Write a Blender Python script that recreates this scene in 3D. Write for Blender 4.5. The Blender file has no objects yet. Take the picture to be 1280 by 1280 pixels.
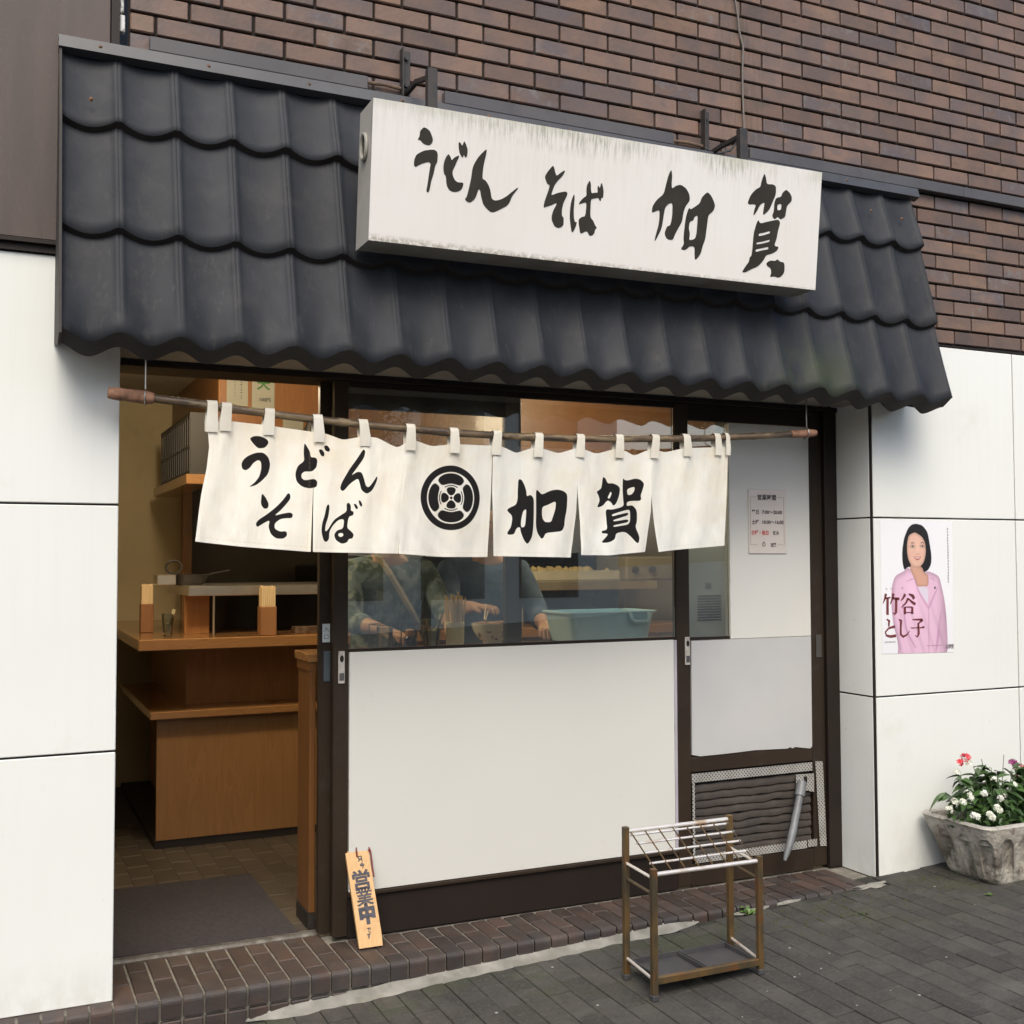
import bpy, bmesh, math, random
import numpy as np
from mathutils import Vector, Matrix, Euler
from mathutils.geometry import tessellate_polygon
random.seed(7); np.random.seed(7)
SC = bpy.context.scene
COL = SC.collection
R = math.radians

# ------------------------------------------------------------------ camera
cam_d = bpy.data.cameras.new('camera'); cam = bpy.data.objects.new('camera', cam_d); COL.objects.link(cam)
CAM = Vector((-0.47393, -3.8699, 1.41411))
cam.location = CAM
cam.rotation_euler = (1.61315727, 0.00306128, -0.43408537)
cam_d.sensor_width = 36.0; cam_d.lens = 1400 / 1280 * 36
cam_d.clip_start = 0.05; cam_d.clip_end = 400
SC.camera = cam
# ------------------------------------------------------------------ world, sun, exposure
SUN_EL, SUN_AZ = R(50), R(200)        # azimuth: direction the sun stands in, from +y towards +x
w = bpy.data.worlds.new('World'); SC.world = w; w.use_nodes = True
wn = w.node_tree; bg = wn.nodes['Background']
sky = wn.nodes.new('ShaderNodeTexSky'); sky.sky_type = 'NISHITA'; sky.sun_disc = False
sky.sun_elevation = SUN_EL; sky.sun_rotation = SUN_AZ; sky.dust_density = 4.0; sky.air_density = 1.0; sky.ozone_density = 1.0
wn.links.new(sky.outputs[0], bg.inputs[0]); bg.inputs[1].default_value = 0.13
sl = bpy.data.lights.new('sun', 'SUN'); so = bpy.data.objects.new('sun', sl); COL.objects.link(so)
sl.energy = 1.15; sl.angle = R(35); sl.color = (1.0, 0.975, 0.86)
sd = Vector((math.sin(SUN_AZ) * math.cos(SUN_EL), math.cos(SUN_AZ) * math.cos(SUN_EL), math.sin(SUN_EL)))
so.rotation_euler = sd.to_track_quat('Z', 'Y').to_euler(); so.location = sd * 30
SC.view_settings.view_transform = 'Standard'; SC.view_settings.look = 'None'
SC.view_settings.gamma = 1.0; SC.view_settings.use_curve_mapping = False
SC.view_settings.exposure = 0.83
SC.cycles.max_bounces = 8; SC.cycles.transparent_max_bounces = 16
SC.cycles.use_denoising = True

# ------------------------------------------------------------------ materials
MATS = {}
def mat(name, col, col2=None, scale=8.0, rough=0.6, bump=0.0, bscale=None, metal=0.0, coat=0.0, vary=0.0,
        detail=5.0, stretch=(1, 1, 1), lo=0.35, hi=0.65, spec=0.5, world=False, island=False, grime=None, rvar=0.0, dist=0.0):
    """noise mix of two colours, optional brightness change per object, optional world-space grime (col, scale, lo, hi, amount)"""
    if name in MATS: return MATS[name]
    m = bpy.data.materials.new(name); m.use_nodes = True; MATS[name] = m
    t = m.node_tree; N = t.nodes; L = t.links; b = N['Principled BSDF']
    tc = N.new('ShaderNodeTexCoord'); mp = N.new('ShaderNodeMapping'); mp.inputs['Scale'].default_value = stretch
    if world:
        gp = N.new('ShaderNodeNewGeometry'); L.new(gp.outputs['Position'], mp.inputs[0])
    else: L.new(tc.outputs['Object'], mp.inputs[0])
    vec = mp.outputs[0]
    oi = N.new('ShaderNodeObjectInfo')
    rnd = oi.outputs['Random']
    if island:
        ge = N.new('ShaderNodeNewGeometry'); rnd = ge.outputs['Random Per Island']
    if vary:
        ad = N.new('ShaderNodeVectorMath'); ad.operation = 'ADD'
        ml = N.new('ShaderNodeMath'); ml.operation = 'MULTIPLY'; ml.inputs[1].default_value = 37.0
        L.new(rnd, ml.inputs[0]); L.new(vec, ad.inputs[0]); L.new(ml.outputs[0], ad.inputs[1]); vec = ad.outputs[0]
    nz = N.new('ShaderNodeTexNoise'); nz.inputs['Scale'].default_value = scale; nz.inputs['Detail'].default_value = detail
    nz.inputs['Distortion'].default_value = dist
    L.new(vec, nz.inputs['Vector'])
    mr = N.new('ShaderNodeMapRange'); mr.inputs[1].default_value = lo; mr.inputs[2].default_value = hi
    L.new(nz.outputs[0], mr.inputs[0])
    mx = N.new('ShaderNodeMix'); mx.data_type = 'RGBA'
    c2 = col2 or tuple(c * 0.85 for c in col)
    mx.inputs[6].default_value = (*col, 1); mx.inputs[7].default_value = (*c2, 1)
    L.new(mr.outputs[0], mx.inputs[0]); out = mx.outputs[2]
    if vary:
        hs = N.new('ShaderNodeHueSaturation'); v = N.new('ShaderNodeMapRange')
        v.inputs[3].default_value = 1 - vary; v.inputs[4].default_value = 1 + vary
        L.new(rnd, v.inputs[0]); L.new(v.outputs[0], hs.inputs['Value']); L.new(out, hs.inputs['Color']); out = hs.outputs[0]
    if grime:
        gc, gs, glo, ghi, ga = grime
        g2 = N.new('ShaderNodeNewGeometry'); gn = N.new('ShaderNodeTexNoise'); gn.inputs['Scale'].default_value = gs; gn.inputs['Detail'].default_value = 8
        gn.inputs['Roughness'].default_value = 0.65
        L.new(g2.outputs['Position'], gn.inputs['Vector'])
        gr = N.new('ShaderNodeMapRange'); gr.inputs[1].default_value = glo; gr.inputs[2].default_value = ghi; gr.inputs[4].default_value = ga
        L.new(gn.outputs[0], gr.inputs[0])
        gm = N.new('ShaderNodeMix'); gm.data_type = 'RGBA'; gm.inputs[7].default_value = (*gc, 1)
        L.new(gr.outputs[0], gm.inputs[0]); L.new(out, gm.inputs[6]); out = gm.outputs[2]
    L.new(out, b.inputs['Base Color'])
    b.inputs['Roughness'].default_value = rough; b.inputs['Metallic'].default_value = metal
    b.inputs['Coat Weight'].default_value = coat; b.inputs['Coat Roughness'].default_value = 0.08
    b.inputs['Specular IOR Level'].default_value = spec
    if rvar:
        rr = N.new('ShaderNodeMapRange'); rr.inputs[3].default_value = rough - rvar; rr.inputs[4].default_value = rough + rvar
        L.new(nz.outputs[0], rr.inputs[0]); L.new(rr.outputs[0], b.inputs['Roughness'])
    if bump:
        n2 = N.new('ShaderNodeTexNoise'); n2.inputs['Scale'].default_value = bscale or scale * 6; n2.inputs['Detail'].default_value = 6
        L.new(vec, n2.inputs['Vector'])
        bp = N.new('ShaderNodeBump'); bp.inputs['Strength'].default_value = 1.0; bp.inputs['Distance'].default_value = bump
        L.new(n2.outputs[0], bp.inputs['Height']); L.new(bp.outputs[0], b.inputs['Normal'])
    m['out'] = 1
    return m
def nodes_of(m): return m.node_tree.nodes, m.node_tree.links, m.node_tree.nodes['Principled BSDF']
def base_link(m):
    for l in m.node_tree.links:
        if l.to_node.type == 'BSDF_PRINCIPLED' and l.to_socket.name == 'Base Color': return l.from_socket
def mixin(m, fac, col, amount=1.0):
    """lay a colour over the base colour of m where the socket fac is 1"""
    N, L, b = nodes_of(m); src = base_link(m)
    mx = N.new('ShaderNodeMix'); mx.data_type = 'RGBA'; mx.inputs[7].default_value = (*col, 1)
    if amount != 1.0:
        k = N.new('ShaderNodeMath'); k.operation = 'MULTIPLY'; k.inputs[1].default_value = amount; L.new(fac, k.inputs[0]); fac = k.outputs[0]
    L.new(fac, mx.inputs[0]); L.new(src, mx.inputs[6]); L.new(mx.outputs[2], b.inputs['Base Color'])
def nmath(m, op, a, b_=None, c=None, clamp=False):
    N, L, _ = nodes_of(m); n = N.new('ShaderNodeMath'); n.operation = op; n.use_clamp = clamp
    for i, v in enumerate((a, b_, c)):
        if v is None: continue
        if isinstance(v, (int, float)): n.inputs[i].default_value = v
        else: L.new(v, n.inputs[i])
    return n.outputs[0]
def nrange(m, v, a, b_, c=0.0, d=1.0):
    N, L, _ = nodes_of(m); n = N.new('ShaderNodeMapRange')
    for i, x in ((1, a), (2, b_), (3, c), (4, d)): n.inputs[i].default_value = x
    L.new(v, n.inputs[0]); return n.outputs[0]
def npos(m):
    N, L, _ = nodes_of(m); g = N.new('ShaderNodeNewGeometry'); s = N.new('ShaderNodeSeparateXYZ'); L.new(g.outputs['Position'], s.inputs[0])
    return g.outputs['Position'], s.outputs
def nnoise(m, scale, vec=None, stretch=None, detail=6, rough=0.6):
    N, L, _ = nodes_of(m)
    if vec is None: vec = npos(m)[0]
    if stretch:
        mp = N.new('ShaderNodeMapping'); mp.inputs['Scale'].default_value = stretch; L.new(vec, mp.inputs[0]); vec = mp.outputs[0]
    n = N.new('ShaderNodeTexNoise'); n.inputs['Scale'].default_value = scale; n.inputs['Detail'].default_value = detail
    n.inputs['Roughness'].default_value = rough; L.new(vec, n.inputs['Vector']); return n.outputs[0]
def wood(name, col, col2, axis='z', ring=14.0, rough=0.35, coat=0.2):
    if name in MATS: return MATS[name]
    m = mat(name, col, col2, scale=3, rough=rough, coat=coat)
    N, L, b = nodes_of(m)
    pos = npos(m)[0]
    st = {'z': (6, 6, .6), 'x': (.6, 6, 6), 'y': (6, .6, 6)}[axis]
    mp = N.new('ShaderNodeMapping'); mp.inputs['Scale'].default_value = st; L.new(pos, mp.inputs[0])
    n = N.new('ShaderNodeTexNoise'); n.inputs['Scale'].default_value = 2.2; n.inputs['Detail'].default_value = 3; n.inputs['Distortion'].default_value = 1.2
    L.new(mp.outputs[0], n.inputs['Vector'])
    w_ = nmath(m, 'FRACT', nmath(m, 'MULTIPLY', n.outputs[0], ring))
    fine = nnoise(m, 40, pos, {'z': (4, 4, .15), 'x': (.15, 4, 4), 'y': (4, .15, 4)}[axis])
    f = nmath(m, 'ADD', nmath(m, 'MULTIPLY', w_, .6), nmath(m, 'MULTIPLY', fine, .5), clamp=True)
    mx = N.new('ShaderNodeMix'); mx.data_type = 'RGBA'; mx.inputs[6].default_value = (*col, 1); mx.inputs[7].default_value = (*col2, 1)
    L.new(f, mx.inputs[0]); L.new(mx.outputs[2], b.inputs['Base Color'])
    return m
def glass(name, tint=(1, 1, 1), refl=1.0, rough=0.0, veil=0.0):
    if name in MATS: return MATS[name]
    m = bpy.data.materials.new(name); m.use_nodes = True; MATS[name] = m
    t = m.node_tree; N = t.nodes; L = t.links; N.clear()
    o = N.new('ShaderNodeOutputMaterial'); tr = N.new('ShaderNodeBsdfTransparent'); gl = N.new('ShaderNodeBsdfGlossy')
    tr.inputs[0].default_value = (*tint, 1); gl.inputs['Roughness'].default_value = rough
    fr = N.new('ShaderNodeFresnel'); fr.inputs[0].default_value = 1.52
    k = N.new('ShaderNodeMath'); k.operation = 'MULTIPLY'; k.inputs[1].default_value = 2.0 * refl; k.use_clamp = True
    mx = N.new('ShaderNodeMixShader'); L.new(fr.outputs[0], k.inputs[0]); L.new(k.outputs[0], mx.inputs[0])
    L.new(tr.outputs[0], mx.inputs[1]); L.new(gl.outputs[0], mx.inputs[2]); L.new(mx.outputs[0], o.inputs[0])
    if veil:                                            # pale diffuse film standing in for street reflections on the pane
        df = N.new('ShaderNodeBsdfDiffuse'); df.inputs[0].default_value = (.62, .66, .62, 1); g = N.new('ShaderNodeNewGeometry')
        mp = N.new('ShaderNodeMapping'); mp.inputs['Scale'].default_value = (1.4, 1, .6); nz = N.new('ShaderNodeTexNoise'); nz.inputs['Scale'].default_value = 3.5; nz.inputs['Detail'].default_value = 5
        r_ = N.new('ShaderNodeMapRange'); r_.inputs[1].default_value = .35; r_.inputs[2].default_value = .65; r_.inputs[3].default_value = veil * .4; r_.inputs[4].default_value = veil * 1.6
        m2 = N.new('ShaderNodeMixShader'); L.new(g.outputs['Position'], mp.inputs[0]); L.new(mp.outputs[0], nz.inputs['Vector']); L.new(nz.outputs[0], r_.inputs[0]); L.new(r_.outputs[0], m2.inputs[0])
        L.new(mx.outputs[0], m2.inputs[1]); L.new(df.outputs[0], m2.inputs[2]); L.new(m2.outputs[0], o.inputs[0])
    return m

# ------------------------------------------------------------------ mesh helpers
def thing(name, label, cat, loc=(0, 0, 0), group=None, rotz=0.0, kind=None):
    o = bpy.data.objects.new(name, None); COL.objects.link(o); o.empty_display_size = 0.05
    o.location = loc; o.rotation_euler = (0, 0, rotz)
    o['label'] = label; o['category'] = cat
    if group: o['group'] = group
    if kind: o['kind'] = kind
    return o
def tag(o, label, cat, group=None):
    o['label'] = label; o['category'] = cat
    if group: o['group'] = group
    return o
def origin_of(p):
    v = Vector((0, 0, 0))
    while p is not None: v += Vector(p.location); p = p.parent
    return v
def mesh(name, V, F, m, parent=None, smooth=False, mats=None, fm=None, loc=None):
    """V in world coordinates (parents are never rotated at build time); stored relative to the object's own place"""
    off = origin_of(parent) if parent else Vector((0, 0, 0))
    if loc is None: loc = Vector((0, 0, 0)) if parent else Vector(V[0]) * 0
    loc = Vector(loc)
    base = off + loc
    me = bpy.data.meshes.new(name)
    me.from_pydata([tuple(Vector(v) - base) for v in V], [], [tuple(f) for f in F]); me.update()
    if mats:
        for x in mats: me.materials.append(x)
        if fm is not None: me.polygons.foreach_set('material_index', fm)
    else: me.materials.append(m)
    if smooth:
        me.polygons.foreach_set('use_smooth', [True] * len(me.polygons))
        try: me.set_sharp_from_angle(angle=R(35))
        except Exception: pass
    o = bpy.data.objects.new(name, me); COL.objects.link(o); o.parent = parent; o.location = loc
    return o
class MB:
    """collects pieces of one mesh"""
    def __init__(s): s.V = []; s.F = []; s.M = []
    def add(s, V, F, mi=0):
        n = len(s.V); s.V += [Vector(v) for v in V]; s.F += [tuple(i + n for i in f) for f in F]; s.M += [mi] * len(F); return s
    def box(s, x0, x1, y0, y1, z0, z1, mi=0, bev=0.0, M=None):
        if bev <= 0:
            V = [(x, y, z) for z in (z0, z1) for y in (y0, y1) for x in (x0, x1)]
            F = [(0, 2, 3, 1), (4, 5, 7, 6), (0, 1, 5, 4), (2, 6, 7, 3), (0, 4, 6, 2), (1, 3, 7, 5)]
        else:
            b = min(bev, (x1 - x0) / 2.2, (y1 - y0) / 2.2, (z1 - z0) / 2.2)
            V = []; 
            for sx, X in ((-1, x0), (1, x1)):
                for sy, Y in ((-1, y0), (1, y1)):
                    for sz, Z in ((-1, z0), (1, z1)):
                        V += [(X, Y - sy * b, Z - sz * b), (X - sx * b, Y, Z - sz * b), (X - sx * b, Y - sy * b, Z)]
            def i(a, c, d, k): return ((a * 2 + c) * 2 + d) * 3 + k
            F = []
            for a in (0, 1): F.append([i(a, 0, 0, 0), i(a, 1, 0, 0), i(a, 1, 1, 0), i(a, 0, 1, 0)][::(1 if a else -1)])
            for c in (0, 1): F.append([i(0, c, 0, 1), i(0, c, 1, 1), i(1, c, 1, 1), i(1, c, 0, 1)][::(1 if c else -1)])
            for d in (0, 1): F.append([i(0, 0, d, 2), i(1, 0, d, 2), i(1, 1, d, 2), i(0, 1, d, 2)][::(1 if d else -1)])
            for c in (0, 1):
                for d in (0, 1): F.append([i(0, c, d, 1), i(1, c, d, 1), i(1, c, d, 2), i(0, c, d, 2)][::(1 if (c == d) else -1)])
            for a in (0, 1):
                for d in (0, 1): F.append([i(a, 0, d, 0), i(a, 0, d, 2), i(a, 1, d, 2), i(a, 1, d, 0)][::(1 if (a == d) else -1)])
            for a in (0, 1):
                for c in (0, 1): F.append([i(a, c, 0, 0), i(a, c, 1, 0), i(a, c, 1, 1), i(a, c, 0, 1)][::(1 if (a == c) else -1)])
            for a in (0, 1):
                for c in (0, 1):
                    for d in (0, 1): F.append([i(a, c, d, 0), i(a, c, d, 1), i(a, c, d, 2)][::(1 if (a + c + d) % 2 else -1)])
        if M is not None: V = [M @ Vector(v) for v in V]
        return s.add(V, F, mi)
    def tube(s, path, r, n=10, mi=0, caps=True, closed=False):
        P = [Vector(p) for p in path]; k = len(P)
        rs = r if isinstance(r, (list, tuple)) else [r] * k
        V = []; up = None
        for j, p in enumerate(P):
            a = P[(j - 1) % k] if (closed or j > 0) else p; b = P[(j + 1) % k] if (closed or j < k - 1) else p
            t = (b - a).normalized() if (b - a).length > 1e-9 else Vector((0, 0, 1))
            if up is None: up = t.orthogonal().normalized()
            u = (up - t * up.dot(t)); u = u.normalized() if u.length > 1e-6 else t.orthogonal().normalized(); up = u
            v = t.cross(u)
            for q in range(n):
                an = 2 * math.pi * q / n; V.append(p + (u * math.cos(an) + v * math.sin(an)) * rs[j])
        F = []
        for j in range(k if closed else k - 1):
            j2 = (j + 1) % k
            for q in range(n): F.append((j * n + q, j * n + (q + 1) % n, j2 * n + (q + 1) % n, j2 * n + q))
        if caps and not closed: F += [tuple(range(n))[::-1], tuple(range((k - 1) * n, k * n))]
        return s.add(V, F, mi)
    def lathe(s, prof, c=(0, 0, 0), n=24, mi=0, caps=(False, False)):
        V = []; F = []
        for (r, z) in prof:
            for q in range(n):
                a = 2 * math.pi * q / n; V.append((c[0] + r * math.cos(a), c[1] + r * math.sin(a), c[2] + z))
        for j in range(len(prof) - 1):
            for q in range(n): F.append((j * n + q, j * n + (q + 1) % n, (j + 1) * n + (q + 1) % n, (j + 1) * n + q))
        if caps[0]: F.append(tuple(range(n))[::-1])
        if caps[1]: F.append(tuple(range((len(prof) - 1) * n, len(prof) * n)))
        return s.add(V, F, mi)
    def prism(s, poly, holes=(), y0=0.0, y1=0.0, mi=0, f=None, sides=True):
        """polygon in (x,z), front face at y0 (towards the viewer), back at y1; f maps (x,y,z)"""
        f = f or (lambda x, y, z: (x, y, z))
        rings = [list(poly)] + [list(h) for h in holes]
        flat = [p for r in rings for p in r]
        tri = tessellate_polygon([[Vector((p[0], p[1], 0)) for p in r] for r in rings])
        n = len(flat)
        V = [f(p[0], y0, p[1]) for p in flat]; F = []
        for t in tri:
            a, b, c = (Vector((flat[i][0], flat[i][1])) for i in t)
            cr = (b.x - a.x) * (c.y - a.y) - (b.y - a.y) * (c.x - a.x)
            F.append(t if cr > 0 else t[::-1])
        if sides and y1 != y0:
            V += [f(p[0], y1, p[1]) for p in flat]; k = 0
            for r in rings:
                L_ = len(r); ar = sum(r[i][0] * r[(i + 1) % L_][1] - r[(i + 1) % L_][0] * r[i][1] for i in range(L_))
                outer = (k == 0); ccw = ar > 0
                for i in range(L_):
                    a, b = k + i, k + (i + 1) % L_
                    q = (a, a + n, b + n, b)
                    F.append(q if (ccw == outer) else q[::-1])
                k += L_
        return s.add(V, F, mi)
    def build(s, name, m, parent=None, smooth=False, mats=None, loc=None):
        return mesh(name, s.V, s.F, m, parent, smooth, mats, s.M if mats else None, loc)
def bx(name, m, parent, x0, x1, y0, y1, z0, z1, bev=0.0, loc=None):
    return MB().box(x0, x1, y0, y1, z0, z1, bev=bev).build(name, m, parent, loc=loc)
def smooth_ring(r, it=1):
    for _ in range(it):
        o = []
        for i in range(len(r)):
            a, b = r[i], r[(i + 1) % len(r)]
            o += [(a[0] * .8 + b[0] * .2, a[1] * .8 + b[1] * .2), (a[0] * .2 + b[0] * .8, a[1] * .2 + b[1] * .8)]
        r = o
    return r
def text_mb(s, size, cx, cz, y, bold=0.0, width=None, f=None, ext=0.0, vertical=False):
    """lettering lying in a plane facing -y, centred at (cx, cz); returns an MB"""
    cu = bpy.data.curves.new('t', 'FONT'); cu.body = s; cu.size = size; cu.align_x = 'CENTER'; cu.align_y = 'CENTER'
    cu.offset = bold; cu.resolution_u = 3
    if vertical: cu.space_line = 0.95
    o = bpy.data.objects.new('t', cu); COL.objects.link(o)
    dg = bpy.context.evaluated_depsgraph_get(); me = bpy.data.meshes.new_from_object(o.evaluated_get(dg))
    V = [tuple(v.co) for v in me.vertices]; F = [tuple(p.vertices) for p in me.polygons]
    bpy.data.objects.remove(o); bpy.data.curves.remove(cu); bpy.data.meshes.remove(me)
    mb = MB()
    if not V: return mb
    xs = [v[0] for v in V]; ys = [v[1] for v in V]; mx, my = (max(xs) + min(xs)) / 2, (max(ys) + min(ys)) / 2
    k = (width / (max(xs) - min(xs))) if width else 1.0
    f = f or (lambda x, yy, z: (x, yy, z))
    mb.add([f(cx + (v[0] - mx) * k, y, cz + (v[1] - my)) for v in V], F)
    return mb
def lerp(a, b, t): return a + (b - a) * t
def pl(pts, x, k=0, v=1):
    xs = [p[k] for p in pts]; ys = [p[v] for p in pts]
    if xs[0] > xs[-1]: xs = xs[::-1]; ys = ys[::-1]
    return float(np.interp(x, xs, ys))
MI = cam.rotation_euler.to_matrix().transposed()
def px(p):
    c = MI @ (Vector(p) - CAM)
    return (640 + 1400 * c.x / -c.z, 640 - 1400 * c.y / -c.z)
def copy_tree(o, parent=None):
    c = o.copy(); COL.objects.link(c); c.parent = parent
    for ch in list(o.children): copy_tree(ch, c)
    return c
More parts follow.
